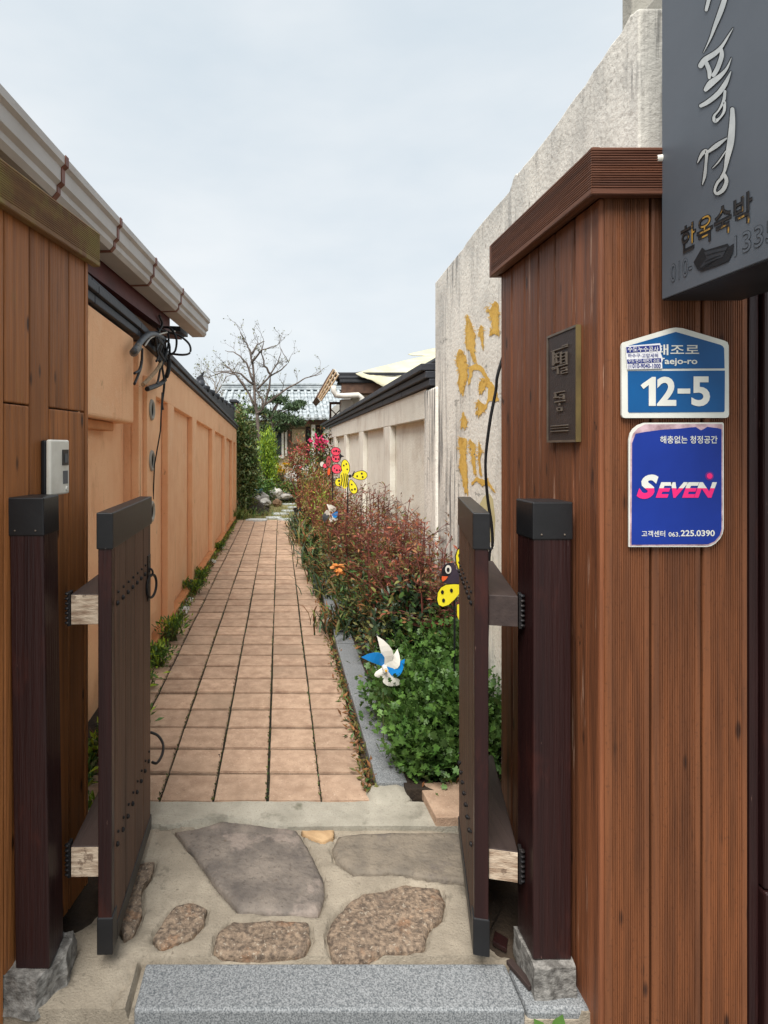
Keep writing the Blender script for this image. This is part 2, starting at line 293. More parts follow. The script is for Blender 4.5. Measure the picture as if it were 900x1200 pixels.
def profile(poly, o, U, Wv, Lv):                       # extrude a 2-D outline (u,w) along Lv
    o, U, Wv = Vector(o), Vector(U), Vector(Wv); return G().prism([o+U*a+Wv*b for a, b in poly], Lv)
def ribbed(width, n, m0, m1, depth, thick):            # outline of a ribbed decking board, face at w = 0
    pts = [(0, -thick), (0, -.003), (.003, 0), (m0, 0)]; w = (width-m0-m1)/n
    for i in range(n):
        a = m0+i*w; pts += [(a+.08*w, -depth), (a+.42*w, -depth), (a+.55*w, 0), (a+.98*w, 0)]
    return pts+[(width-.003, 0), (width, -.003), (width, -thick)]

# fast leaf clouds ------------------------------------------------
TPL = {
 'lance': (np.array([[0,0,0],[.5,-.16,.06],[1,0,-.04],[.5,.16,.06],[.5,0,0]], float), [(0,1,4),(1,2,4),(0,4,3),(4,2,3)]),
 'oval': (np.array([[0,0,0],[.3,-.24,.05],[.75,-.2,.02],[1,0,-.06],[.75,.2,.02],[.3,.24,.05],[.5,0,-.02]], float), [(0,1,6),(1,2,6),(2,3,6),(3,4,6),(4,5,6),(5,0,6)]),
 'lobed': (np.array([[0,0,0],[.22,-.1,0],[.3,-.42,.05],[.48,-.34,.02],[.52,-.16,0],[.74,-.36,.04],[.86,-.18,0],[1,0,-.1],[.86,.18,0],[.74,.36,.04],[.52,.16,0],[.48,.34,.02],[.3,.42,.05],[.22,.1,0],[.5,0,-.04]], float), [(i, i+1, 14) for i in range(13)]+[(13,0,14)]),
 'blade': (np.array([[0,-.03,0],[0,.03,0],[.35,-.035,.16],[.35,.035,.16],[.7,-.028,.14],[.7,.028,.14],[1,0,-.06]], float), [(0,2,3,1),(2,4,5,3),(4,6,5)]),
 'petal': (np.array([[0,0,0],[.5,-.3,.15],[1,-.2,.1],[1.1,0,.02],[1,.2,.1],[.5,.3,.15]], float), [(0,1,2,3),(0,3,4,5)]),
}
def leafcloud(name, tpl, pos, dirs, ups, size, mats, parent, kind='stuff'):
    T, fs = TPL[tpl]; pos = np.asarray(pos, float); n = len(pos); dirs = np.asarray(dirs, float); ups = np.asarray(ups, float)
    d = dirs/np.maximum(np.linalg.norm(dirs, axis=1, keepdims=True), 1e-6); s = np.cross(ups, d); s /= np.maximum(np.linalg.norm(s, axis=1, keepdims=True), 1e-6); u = np.cross(d, s)
    size = np.broadcast_to(np.asarray(size, float), (n,))[:, None, None]
    V = pos[:, None, :]+size*(T[None, :, 0:1]*d[:, None, :]+T[None, :, 1:2]*s[:, None, :]+T[None, :, 2:3]*u[:, None, :])
    V = V.reshape(-1, 3)-np.array(org(parent))
    m = len(T); lens = np.array([len(f) for f in fs]); flat = np.concatenate([np.array(f) for f in fs])
    me = bpy.data.meshes.new(name); nf = len(fs)*n; nl = len(flat)*n
    me.vertices.add(len(V)); me.vertices.foreach_set('co', V.ravel())
    me.loops.add(nl); me.loops.foreach_set('vertex_index', (flat[None, :]+(np.arange(n)*m)[:, None]).ravel().astype(np.int32))
    ll = np.tile(lens, n); me.polygons.add(nf); me.polygons.foreach_set('loop_start', np.concatenate([[0], np.cumsum(ll)[:-1]]).astype(np.int32)); me.polygons.foreach_set('loop_total', ll.astype(np.int32))
    me.update(calc_edges=True); me.validate()
    mats = mats if isinstance(mats, (list, tuple)) else [mats]
    for q in mats: me.materials.append(MT[q])
    if len(mats) > 1:
        me.polygons.foreach_set('material_index', np.repeat(rng.integers(0, len(mats), n), len(fs)).astype(np.int32))
    o = bpy.data.objects.new(name, me); link(o, parent); ORG[o.name] = org(parent); return tag(o, kind=kind)
def rdir(n, up=0.0):
    v = rng.normal(size=(n, 3)); v /= np.linalg.norm(v, axis=1, keepdims=True); v[:, 2] += up; return v
def shrub(name, label, cat, loc, h, r, n, tpl, size, mats, stems='stem', clumps=14, group=None, base=.25, sq=1.0, up=.3, lean=(0, 0), csp=.30):
    """A bushy plant: stems rise from loc to clumps of leaves spread through the crown."""
    t = thing(name, label, cat, loc, group); L0 = Vector(loc); g = G(); pos = []; dr = []
    rx, ry = (r, r) if not isinstance(r, tuple) else r
    for i in range(clumps):
        a = random.random()*2*math.pi; q = math.sqrt(random.random()); zz = base+(1-base)*random.random()**.8
        k = math.sqrt(max(.05, 1-((zz-.55)/.62)**2))
        c = L0+Vector((math.cos(a)*q*rx*k+lean[0]*zz, math.sin(a)*q*ry*k+lean[1]*zz, h*zz*.95))
        mid = L0+(c-L0)*.5+Vector((random.uniform(-.02, .02), random.uniform(-.02, .02), h*.08))
        g.tube([L0+Vector((random.uniform(-.03, .03), random.uniform(-.03, .03), -.02)), mid, c], [.006*sq+h*.004, .004*sq+h*.002, .0015+h*.001], 5)
        m = max(3, int(n/clumps)); o = rng.normal(size=(m, 3))*np.array([rx*csp, ry*csp, h*csp*.45]); pos.append(np.array(c)+o)
        dd = rdir(m, up)+o/(np.linalg.norm(o, axis=1, keepdims=True)+1e-6)*.8; dr.append(dd)
    g.make('stems', stems, t)
    pos = np.concatenate(pos); dr = np.concatenate(dr); pos[:, 2] = np.maximum(pos[:, 2], loc[2]+.02)
    leafcloud('leaves', tpl, pos, dr, rdir(len(pos), 1.2), size*rng.uniform(.6, 1.3, len(pos)), mats, t); return t
def blades(name, label, cat, loc, h, n, mats, spread=.5, group=None, width=None):
    t = thing(name, label, cat, loc, group)
    pos = np.array(loc)+rng.normal(size=(n, 3))*np.array([.05*spread*2, .05*spread*2, 0]); a = rng.uniform(0, 2*math.pi, n); e = rng.uniform(.25, 1.25, n)
    d = np.stack([np.cos(a)*np.cos(e), np.sin(a)*np.cos(e), np.sin(e)], 1)
    leafcloud('leaves', 'blade', pos, d, np.tile([0, 0, 1.0], (n, 1))+rng.normal(size=(n, 3))*.2, h*rng.uniform(.6, 1.2, n), mats, t); return t

# ---------------------------------------------------------------- setting: ground, street, paving, path
g = G(); g.add([(-200,-120,-.13),(200,-120,-.13),(200,400,-.13),(-200,400,-.13)], [(0,1,2,3)]); tag(g.make('ground', 'earth'), kind='structure')
g = G(); g.add([(-60,-30,-.12),(60,-30,-.12),(60,1.635,-.12),(-60,1.635,-.12)], [(0,1,2,3)]); tag(g.make('street', 'street'), kind='structure')
g = G(); g.add([(-1.3,12.62,.0),(1.6,12.62,.0),(5,26,.0),(-5,26,.0)], [(0,1,2,3)]); lawn = tag(g.make('lawn', 'lawn'), kind='structure')

def S6(*pts): return [((150+a/1.8), (920+b/1.8)) for a, b in pts]
def gp(px, py, z=0.0): d = (H-z)*F/(py-CY); return ((px-CX)*d/F, d)
STONES = [
 ('slate', S6((100,98),(150,90),(205,75),(300,88),(355,95),(378,130),(410,195),(415,230),(400,272),(320,268),(235,265),(190,215),(150,160))),
 ('slate_tan', S6((430,135),(445,108),(480,103),(600,101),(715,103),(718,140),(715,203),(640,198),(560,185),(480,188),(440,160))),
 ('rust_stone', S6((420,318),(428,290),(470,245),(530,222),(590,210),(655,218),(668,245),(660,280),(635,300),(620,345),(540,352),(500,365),(430,367))),
 ('rust_stone', S6((180,352),(190,315),(220,290),(300,288),(380,290),(385,325),(370,355),(280,360),(200,357))),
 ('rust_stone', S6((52,325),(75,285),(100,258),(140,246),(165,262),(160,290),(130,320),(70,343))),
 ('rust_stone', [(181,1010),(178,1025),(166,1040),(166,1070),(158,1092),(146,1101),(138,1080),(148,1040),(165,1012)]),
 ('tan', S6((365,97),(435,97),(432,112),(410,120),(380,110))),
]
def pdist(p, poly):
    best = 9; ins = False; n = len(poly)
    for i in range(n):
        ax, ay = poly[i]; bx, by = poly[(i+1) % n]; dx, dy = bx-ax, by-ay
        t = max(0, min(1, ((p[0]-ax)*dx+(p[1]-ay)*dy)/(dx*dx+dy*dy+1e-12))); best = min(best, math.hypot(p[0]-ax-t*dx, p[1]-ay-t*dy))
        if (ay > p[1]) != (by > p[1]) and p[0] < (bx-ax)*(p[1]-ay)/(by-ay)+ax: ins = not ins
    return -best if ins else best
def rough_poly(poly, step=.02, amp=.005):
    out = []
    for i in range(len(poly)):
        a, b = Vector(poly[i]), Vector(poly[(i+1) % len(poly)]); k = max(1, int((b-a).length/step))
        for j in range(k):
            p = a.lerp(b, j/k); out.append((p.x+amp*noise.noise((p.x*30, p.y*30, 1)), p.y+amp*noise.noise((p.x*30, p.y*30, 9))))
    return out
SP = [(m, rough_poly([gp(*q) for q in poly])) for m, poly in STONES]
CR = [gp(*q) for q in [(120,962),(194,971),(233,962),(267,959),(317,967),(344,971),(394,974),(439,974),(483,973),(560,975),(640,975)]]
def crack_y(x):
    for (a, b), (c, d) in zip(CR, CR[1:]):
        if a <= x <= c: return b+(d-b)*(x-a)/(c-a)
    return CR[0][1] if x < CR[0][0] else CR[-1][1]
def field(name, x0, x1, y0, y1, st, zf, m, skirt=-.119, edge=None):
    nx, ny = int((x1-x0)/st)+1, int((y1-y0)/st)+1; vs = []; fs = []
    for j in range(ny):
        for i in range(nx):
            x, y = x0+i*st, y0+j*st
            if edge: x, y = edge(x, y, j == 0, j == ny-1)
            vs.append((x, y, zf(x, y)))
    for j in range(ny-1):
        for i in range(nx-1): a = j*nx+i; fs.append((a, a+1, a+nx+1, a+nx))
    rim = [i for i in range(nx)]+[j*nx+nx-1 for j in range(1, ny)]+[(ny-1)*nx+i for i in range(nx-2, -1, -1)]+[j*nx for j in range(ny-2, 0, -1)]
    b = len(vs); vs += [(vs[i][0], vs[i][1], skirt) for i in rim]; n = len(rim)
    fs += [(rim[k], b+k, b+(k+1) % n, rim[(k+1) % n]) for k in range(n)]
    g = G(); g.add(vs, fs); o = g.make(name, m, smooth=True); o.data.set_sharp_from_angle(angle=math.radians(50)); return tag(o, kind='structure')
def pave_z(x, y):
    z = .004*noise.noise((x*5, y*5, 0))+.0016*noise.noise((x*30, y*30, 3))
    if y < 1.80 and -.41 < x < .80: return -.03
    for m, p in SP:
        d = pdist((x, y), p)
        if d < .02: z -= .02 if d < .004 else .02*max(0, (1-(d-.004)/.008))
    if y > crack_y(x)-.012: z -= .012
    if x > .60: z -= .02*min(1, (x-.60)/.05)*(.6+noise.noise((x*20, y*20, 5)))
    crk = abs(x-(-.42-.03*noise.noise((0, y*16, 2))-(1.78-y)*.25))
    if y < 1.80 and crk < .006: z -= .008
    return z
paving = field('gate_paving', -1.0, .95, 1.632, 2.42, .009, pave_z, 'concrete')
field('mortar_strip', -1.0, 1.0, 2.41, 2.588, .012, lambda x, y: .006+.004*noise.noise((x*6, y*9, 4))+.0015*noise.noise((x*40, y*40, 4))-(.03 if y < crack_y(x) else 0), 'strip', edge=lambda x, y, a, b: (x, y+.006*noise.noise((x*9, 3, 0))*(1 if b else 0)))
for m, poly in SP:
    g = G(); n = len(poly); c = Vector((sum(p[0] for p in poly)/n, sum(p[1] for p in poly)/n)); rings = [1, .94, .8, .6, .4, .2]
    vs = [(p[0], p[1], -.03) for p in poly]
    for k, s in enumerate(rings):
        for p in poly:
            q = c+(Vector(p)-c)*s; rg = .010 if m == 'rust_stone' else .005
            vs.append((q.x, q.y, (-.004 if k == 0 else .004)+rg*noise.noise((q.x*13, q.y*13, 7))+.4*rg*noise.noise((q.x*45, q.y*45, 2))))
    vs.append((c.x, c.y, .005)); fs = []
    for k in range(len(rings)): fs += [(k*n+i, k*n+(i+1) % n, (k+1)*n+(i+1) % n, (k+1)*n+i) for i in range(n)]
    fs += [(len(rings)*n+i, len(rings)*n+(i+1) % n, len(vs)-1) for i in range(n)]
    g.add(vs, fs); g.make('paving_stone', m, paving, smooth=True)
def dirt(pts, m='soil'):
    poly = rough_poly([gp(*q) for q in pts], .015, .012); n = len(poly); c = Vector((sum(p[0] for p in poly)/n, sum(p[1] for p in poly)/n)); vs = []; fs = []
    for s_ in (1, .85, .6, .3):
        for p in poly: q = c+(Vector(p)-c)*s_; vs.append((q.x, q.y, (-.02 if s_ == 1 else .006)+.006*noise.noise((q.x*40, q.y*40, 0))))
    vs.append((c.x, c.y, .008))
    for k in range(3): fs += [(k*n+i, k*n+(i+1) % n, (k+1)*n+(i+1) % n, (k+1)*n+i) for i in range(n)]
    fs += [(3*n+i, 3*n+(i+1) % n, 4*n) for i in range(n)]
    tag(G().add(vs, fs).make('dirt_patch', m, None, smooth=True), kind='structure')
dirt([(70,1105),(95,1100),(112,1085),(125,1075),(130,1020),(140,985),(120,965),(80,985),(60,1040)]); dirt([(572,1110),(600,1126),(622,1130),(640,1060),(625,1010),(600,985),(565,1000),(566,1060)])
# granite doorstep: two blocks flush with the paving
step = tag(G().box(-.39, .655, 1.627, 1.775, -.125, .002).make('granite_step', 'granite', bevel=.008, seg=3), kind='structure')
G().box(.662, .835, 1.635, 1.775, -.125, -.004).make('step_block', 'granite', step, bevel=.012)
# brick path
bed = tag(G().box(-.96, .42, 2.588, 12.63, -.12, -.016).make('brick_path', 'joint'), kind='structure')
TW = .23; y = 2.592; row = 0; cache = {}
xe = [-.94, -.743, -.513, -.283, -.053, .177, .395]
while y < 12.55:
    for c in range(6):
        w = round(xe[c+1]-xe[c]-.011, 3); hgt = TW-.022
        if w not in cache:
            me = bpy.data.meshes.new('brick'); b = bmesh.new(); bmesh.ops.create_cube(b, size=1)
            for v in b.verts: v.co = Vector((v.co.x*w, v.co.y*hgt, v.co.z*.05-.025))
            bmesh.ops.bevel(b, geom=[e for e in b.edges if min(q.co.z for q in e.verts) > -.01], offset=.004, segments=2, affect='EDGES'); b.to_mesh(me); b.free(); me.materials.append(MT['brick']); cache[w] = me
        o = bpy.data.objects.new('brick', cache[w]); link(o, bed)
        wob = .004*noise.noise((c*3.1, y*.9, 0))
        o.location = ((xe[c]+xe[c+1])/2+wob, y+hgt/2+.002+random.uniform(-.002, .002)-.02*(xe[c]+.0)*0, .002+random.uniform(-.003, .003))
        o.rotation_euler = (random.uniform(-.012, .012), random.uniform(-.010, .010), random.uniform(-.012, .012))
    y += TW; row += 1
# soil margins, bed and kerb
tag(G().box(.398, .425, 2.588, 12.6, -.12, -.004).make('soil_margin', 'soil'), kind='structure')
def bed_z(x, y): return .035+.02*noise.noise((x*6, y*6, 1))
field('flower_bed', .54, 1.02, 2.60, 13.4, .06, bed_z, 'soil')
field('wall_margin', -1.06, -.93, 2.60, 13.2, .05, lambda x, y: .004+.012*noise.noise((x*9, y*5, 8)), 'soil')
kerb = tag(G().box(.424, .552, 2.70, 12.4, -.12, .018).make('kerb', 'strip'), kind='structure')
yy = 2.66
while yy < 12.3:
    l = random.uniform(.92, 1.05); G().box(.421+random.uniform(-.004, .004), .556, yy, yy+l-.008, -.1, .048+random.uniform(-.004, .004)).make('kerb_stone', 'granite', kerb, bevel=.006); yy += l
g = G().blob((.47, 2.63, -.01), (.10, .09, .045), .25, 3); g.make('mortar_lump', 'strip', kerb, smooth=True)
tb = [gp(490, 918, .04), gp(560, 914, .04), gp(570, 958, .04), gp(511, 958, .04)]
solo(G().prism([(a, b, .0) for a, b in tb], (0, 0, .042)), 'loose_paver', 'brick', 'salmon topped loose paving slab lying beside the end of the granite kerb', 'paving slab', bevel=.004)

# ---------------------------------------------------------------- left plastered wall
LW = -.945; LB = -1.0
def ltop(d): return 2.22 if d < 3.95 else 2.22-(d-3.95)*.0345
wl = thing('plastered_wall', 'long orange plastered garden wall with recessed panels along the left of the brick path', 'wall', (-1.05, 8, 0))
def sl(g, x0, x1, d0, d1, zb, zt):                      # slab whose top and bottom follow functions of depth
    vs = [(x, d, f(d)) for f in (zb, zt) for d in (d0, d1) for x in (x0, x1)]
    return g.add(vs, [(0,2,3,1),(4,5,7,6),(0,1,5,4),(2,6,7,3),(0,4,6,2),(1,3,7,5)])
sl(G(), -1.22, LB, 4.09, 13.3, lambda d: -.1, lambda d: ltop(d)-.004).make('recessed_panel', 'orange', wl)
sl(G(), LB+.001, LW, 4.09, 13.3, lambda d: ltop(d)-.30, lambda d: ltop(d)).make('top_band', 'orange', wl, bevel=.006)
for d0, w in ((4.09, .40), (5.15, .30), (6.6, .32), (8.55, .32), (10.45, .32), (12.1, .3), (13.0, .3)):
    sl(G(), LB+.001, LW+.001, d0, d0+w, lambda d: -.1, lambda d: ltop(d)-.298).make('pilaster', ['orange'], wl, bevel=.006)
sl(G(), LB+.001, LW+.025, 4.5, 13.3, lambda d: -.1, lambda d: .05+.01*math.sin(d*3)).make('plinth', 'orange_dark', wl, bevel=.01)
G().box(-1.25, -1.047, 2.1, 4.085, -.1, 2.2).make('recessed_panel', 'orange', wl)
G().box(-1.2, -.93, 2.1, 3.89, 1.655, 2.205).make('meter_block', 'orange', wl, bevel=.02, seg=3)
G().box(-1.1, -.985, 2.2, 3.62, 1.60, 1.652).make('ledge', 'orange_dark', wl, bevel=.008)
def coping(parent, xc, path, layers, m, side=1):
    """Stacked rows of coping tiles following a path of (depth, height)."""
    for k, (w, t, off) in enumerate(layers):
        zb = off
        for (d0, z0), (d1, z1) in zip(path, path[1:]):
            n = max(1, int((d1-d0)/.9))
            for i in range(n):
                a, b = i/n, (i+1)/n; da, db = d0+(d1-d0)*a, d0+(d1-d0)*b-.006; za, zb2 = z0+(z1-z0)*a, z0+(z1-z0)*b
                g = G(); vs = [(xc+s*w, d, z+off+q) for q, ww in ((0, 1), (t, 1)) for d, z in ((da, za), (db, zb2)) for s in (-1, 1)]
                vs = [(v[0]+random.uniform(-.004, .004)*0, v[1], v[2]) for v in vs]
                g.add(vs, [(0,2,3,1),(4,5,7,6),(0,1,5,4),(2,6,7,3),(0,4,6,2),(1,3,7,5)]); g.make('coping_tile', m, parent, bevel=.004)
coping(wl, -1.08, [(2.1, 2.21), (3.95, 2.225), (6, 2.152), (9, 2.05), (13.35, 1.90)], [(.165, .042, 0), (.185, .040, .046), (.15, .040, .09)], 'tile_black')
sl(G(), -1.15, -1.02, 2.1, 3.95, lambda d: 2.33, lambda d: 2.40).make('ridge_tile', 'tile_black', wl, bevel=.03, seg=3)
sl(G(), -1.15, -1.02, 3.96, 13.35, lambda d: ltop(d)+.13, lambda d: ltop(d)+.19).make('ridge_tile', 'tile_black', wl, bevel=.03, seg=3)
# board with three round ports on the first pilaster
pb = thing('port_board', 'narrow pale board with three round black ports fixed to the orange wall', 'board', (-.93, 4.32, .6))
G().box(LW+.002, LW+.032, 4.2, 4.5, .3, 2.0).make('board', 'orange', pb, bevel=.004)
for z in (1.77, 1.41, 1.05):
    g = G(); g.torus((LW+.034, 4.33, z), .062, .014, (0, 1, 0), (0, 0, 1)); rim = g.make('port_rim', 'bare', pb, smooth=True)
    g = G(); g.add([(LW+.034, 4.33+.06*math.cos(a*math.pi/10), z+.06*math.sin(a*math.pi/10)) for a in range(20)], [tuple(range(20))]); g.make('port_hole', 'hole', pb)
# pale foot stones along the wall
for i, (d, s) in enumerate(((5.6, .16), (5.95, .1), (8.0, .12), (9.2, .22))):
    solo(G().blob((-.895, d, .012), (.055, s, .022), .45, 3, 2.2), 'foot_stone', 'rock_pale', ['pale flat stone at the wall foot just past the nearest weeds', 'small pale chip stone tucked against the wall foot behind a flatter one', 'pale stone at the middle of the wall foot', 'long pale stone at the far half of the wall foot'][i], 'stone', 'stones at the foot of the orange wall')

# ---------------------------------------------------------------- left wooden fence (set a few degrees askew)
LU = Vector((.164, 1, 0)).normalized(); LN = Vector((1, -.164, 0)).normalized()
def lf(d, out=0.0, z=0.0): p = Vector((-1.006+.164*d, d, z)); return p+LN*out
fl = thing('wooden_fence', 'ochre brown boarded fence end on the left with an algae stained ribbed cap', 'fence', tuple(lf(1.8)))
bd = [1.39, 1.512, 1.634, 1.753, 1.857, 1.974, 2.08]
for i, (a, b) in enumerate(zip(bd, bd[1:])):
    sk = 1.62 if i in (2, 4, 5) else None
    for z0, z1 in (((-.12, 1.62), (1.624, 2.15)) if sk else ((-.12, 2.15),)):
        G().obox(lf(a+.002, -.02, z0), LU*((b-a)*1.0134-.005), -LN*-.02, (0, 0, z1-z0)).make('board', 'fence_left', fl, bevel=.004)
G().obox(lf(2.081, -.02, -.12), LU*.02, LN*.022, (0, 0, 2.27)).make('edge_strip', 'fence_left', fl, bevel=.003)
G().obox(lf(1.36, -.75, -.12), LU*.74, LN*.72, (0, 0, 2.25)).make('fence_core', 'maroon', fl)
prof = [(a, b) for a, b in ribbed(.116, 15, .016, .004, .0022, .024)]
g = profile(prof, lf(1.30, .03, 2.131), Vector((0, 0, 1)), LN, LU*.843); g.make('cap_board', 'cap_left', fl)
G().obox(lf(1.30, -.75, 2.222), LU*.843, LN*.755, (0, 0, .02)).make('cap_top', 'cap_left', fl)
G().obox(lf(1.345, -.75, -.12), LU*.013, LN*.75, (0, 0, 2.25)).make('front_board', 'fence_left', fl)
# intercom
ic = thing('door_intercom', 'white door intercom with a small dark camera window on the left fence', 'intercom', tuple(lf(1.865, .0, 1.36)))
G().obox(lf(1.807, .001, 1.36), LU*.108, LN*.016, (0, 0, .163)).make('back_box', 'dark_plastic', ic, bevel=.004)
G().obox(lf(1.805, .018, 1.358), LU*.112, LN*.016, (0, 0, .167)).make('housing', 'white_plastic', ic, bevel=.006, seg=3)
G().obox(lf(1.870, .0345, 1.447), LU*.036, LN*.002, (0, 0, .048)).make('camera_window', 'dark_plastic', ic)
G().obox(lf(1.881, .037, 1.455), LU*.016, LN*.001, (0, 0, .028)).make('lens', 'hosegrey', ic)
G().obox(lf(1.875, .0345, 1.39), LU*.028, LN*.001, (0, 0, .04)).make('speaker_grille', 'hosegrey', ic)
G().torus(lf(1.897, .0345, 1.375), .004, .003, LU, (0, 0, 1), 12, 6).make('call_button', 'white_plastic', ic)

# ---------------------------------------------------------------- right wooden fence
RX, RY = .83, 1.577
fr = thing('wooden_fence', 'red brown boarded fence pier on the right carrying the blue address signs', 'fence', (1.0, 1.9, -.12))
sb = [1.58, 1.722, 1.843, 1.961, 2.07, 2.184, 2.296]
for i, (a, b) in enumerate(zip(sb, sb[1:])):
    G().box(RX, RX+.02, a+.0035, b-.0035, -.12, 2.15).make('board', 'fence', fr, bevel=.006)
fb = [.838, .9594, 1.0918, 1.213]
for a, b in zip(fb, fb[1:]):
    profile(ribbed(b-a-.006, 15, .018, .012, .0025, .022), (a+.003, RY, -.12), (1, 0, 0), (0, -1, 0), (0, 0, 2.27)).make('ribbed_board', 'fence_rib', fr)
G().box(RX+.022, 1.21, RY+.024, 2.29, -.12, 2.14).make('fence_core', 'maroon', fr)
profile(ribbed(.121, 16, .016, .005, .0024, .022), (.79, 1.549, 2.143), (0, 0, 1), (-1, 0, 0), (0, .735, 0)).make('cap_board', 'cap_y', fr)
profile(ribbed(.121, 16, .016, .005, .0024, .022), (.7915, 1.547, 2.1425), (0, 0, 1), (0, -1, 0), (.47, 0, 0)).make('cap_board', 'cap_x', fr)
G().box(.814, 1.26, 1.571, 2.28, 2.236, 2.255).make('cap_top', 'cap_x', fr)
G().box(.792, 1.22, 2.2845, 2.306, 2.1435, 2.262).make('cap_board', 'cap_x', fr); G().box(.8125, .8295, 1.58, 2.284, 2.15, 2.165).make('cap_soffit', 'cap_y', fr)
df = thing('dark_door_frame', 'dark brown timber frame standing right of the boarded pier', 'door frame', (1.3, 1.6, -.12))
G().box(1.219, 1.245, 1.585, 1.66, -.12, 2.6).make('jamb', 'maroon', df, bevel=.004)
G().box(1.249, 1.30, 1.572, 1.66, .36, 2.6).make('jamb', 'maroon', df, bevel=.006)
G().box(1.247, 1.32, 1.566, 1.66, -.12, .356).make('foot_block', 'maroon', df, bevel=.006)
G().box(1.305, 1.8, 1.6, 1.66, -.12, 2.6).make('panel', 'rail', df)
# bronze name plate on the side boards
npl = thing('name_plate', 'dark bronze name plate with raised characters on the side of the right fence', 'plaque', (RX-.01, 1.77, 1.517))
G().box(RX-.012, RX-.0005, 1.684, 1.862, 1.519, 1.838).make('plate', 'bronze', npl, bevel=.0015)
G().box(RX-.0145, RX-.001, 1.679, 1.6838, 1.517, 1.840).make('edge_rim', 'brass', npl)
g = G(); xx = RX-.0145
g.box(xx, RX-.002, 1.6842, 1.865, 1.834, 1.8405).box(xx, RX-.002, 1.6842, 1.865, 1.5165, 1.523).box(xx, RX-.002, 1.859, 1.866, 1.5235, 1.8335); g.make('rim', 'bronze_hi', npl)
def plate_bars(rects, name):
    g = G()
    for a, b, c, d in rects:                              # crop px on the plate -> depth and height
        q0 = .8155*F/((630+a/7.5)-CX); q1 = .8155*F/((630+b/7.5)-CX); z = lambda yv, q: H-((370+yv/7.5)-CY)*q/F
        g.box(RX-.0165, RX-.0115, q1, q0, z(d, (q0+q1)/2), z(c, (q0+q1)/2))
    g.make(name, 'bronze_hi', npl, bevel=.001)
plate_bars([(120,262,288,300),(215,262,255,268),(130,150,318,440),(150,185,330,340),(150,185,362,372),(160,172,340,420),(150,200,408,418),(200,212,318,430),(212,255,322,332),(246,258,322,420),(214,246,352,362),(214,246,380,390),(212,255,408,418),(125,260,438,450),(172,184,450,515),(130,180,462,472),(205,258,455,465),(246,258,465,485),(205,252,480,490),(205,216,490,505),(205,260,500,510)], 'raised_character')
plate_bars([(145,235,668,678),(150,165,680,720),(140,185,715,725),(195,232,690,700),(222,234,700,735),(190,226,715,725),(150,240,748,760),(188,200,768,790),(168,215,806,814),(168,180,814,832),(203,215,814,832),(168,215,832,840)], 'raised_character')
plate_bars([(115,265,962,972),(115,265,985,991),(115,265,1010,1020)], 'raised_line')

# ---------------------------------------------------------------- signs on the fence front (flat, facing the street)
SY = 1.566
def fp(crop, a, b, s=6.6667): p = P(crop[0]+a/s, crop[1]+b/s, SY); return (p.x, p.z)
def plate(parent, crop, poly, y, m, name, th=.002):
    q = [fp(crop, a, b) for a, b in poly]; return G().prism([(a, y, b) for a, b in q], (0, th, 0)).make(name, m, parent)
def ftext(parent, crop, body, x0, y0, x1, y1, m, y, **k):
    a = fp(crop, x0, y1); b = fp(crop, x1, y0); return text(body, (0, b[0]-a[0], 0, b[1]-a[1]), (a[0], y, a[1]), (1, 0, 0), (0, 0, 1), m, parent, **k)
A = (725, 380)
ad = thing('address_sign', 'house shaped blue and white address plate reading 12-5 on the right fence', 'sign', (P(792, 490, SY).x, SY, P(792, 490, SY).z))
plate(ad, A, [(22,185),(26,155),(40,140),(400,32),(445,25),(500,30),(828,128),(852,142),(860,168),(862,705),(856,724),(840,731),(48,732),(32,726),(25,710)], SY, 'sign_white', 'white_plate', .006)
plate(ad, A, [(75,168),(445,60),(790,160),(812,172),(822,190),(826,345),(65,347)], SY-.001, 'sign_blue', 'blue_field', .0005)
plate(ad, A, [(70,365),(828,362),(826,676),(818,686),(80,690),(72,680)], SY-.001, 'sign_blue', 'blue_field', .0005)
ftext(ad, A, '태조로', 288, 158, 624, 242, 'sign_white', SY-.0022, bold=.012, name='road_name')
ftext(ad, A, 'Taejo-ro', 302, 264, 610, 327, 'sign_white', SY-.0022, bold=.02, name='road_name')
plate(ad, A, [(168,478),(186,462),(258,412),(286,412),(286,638),(232,638),(232,474),(190,506)], SY-.0022, 'sign_white', 'house_number', .0005)
for ch, x0_, x1_, y0_, y1_ in (('2', 294, 446, 410, 638), ('-', 456, 555, 503, 542), ('5', 564, 709, 408, 641)): ftext(ad, A, ch, x0_, y0_, x1_, y1_, 'sign_white', SY-.0022, bold=.03 if ch != '-' else 0, name='house_number')
plate(ad, A, [(48,172),(318,150),(330,200),(322,225),(340,275),(332,300),(335,347),(62,354)], SY-.0035, 'sticker', 'paper_sticker', .0008)
plate(ad, A, [(52,180),(312,164),(316,208),(56,226)], SY-.0042, 'navy', 'sticker_band', .0004)
plate(ad, A, [(58,277),(322,266),(326,298),(62,310)], SY-.0042, 'navy', 'sticker_band', .0004)
ftext(ad, A, '수도누수공사', 62, 176, 302, 218, 'sticker', SY-.0052, bold=.012, name='sticker_text')
ftext(ad, A, '하수구·고압세척', 64, 230, 300, 262, 'navy', SY-.0044, bold=.01, name='sticker_text')
ftext(ad, A, '수도·변기·세면기 수리', 66, 272, 306, 302, 'sticker', SY-.0052, bold=.01, name='sticker_text')
ftext(ad, A, '010-9040-1000', 100, 310, 320, 344, 'navy', SY-.0044, bold=.02, name='sticker_text')
ftext(ad, A, '문의', 66, 316, 92, 350, 'navy', SY-.0044, bold=.0, name='sticker_text')
B = (725, 490)
sv = thing('pest_control_sign', 'royal blue metal sign with a white and pink slanted word below the address plate', 'sign', (P(792, 640, SY).x, SY, P(792, 640, SY).z))
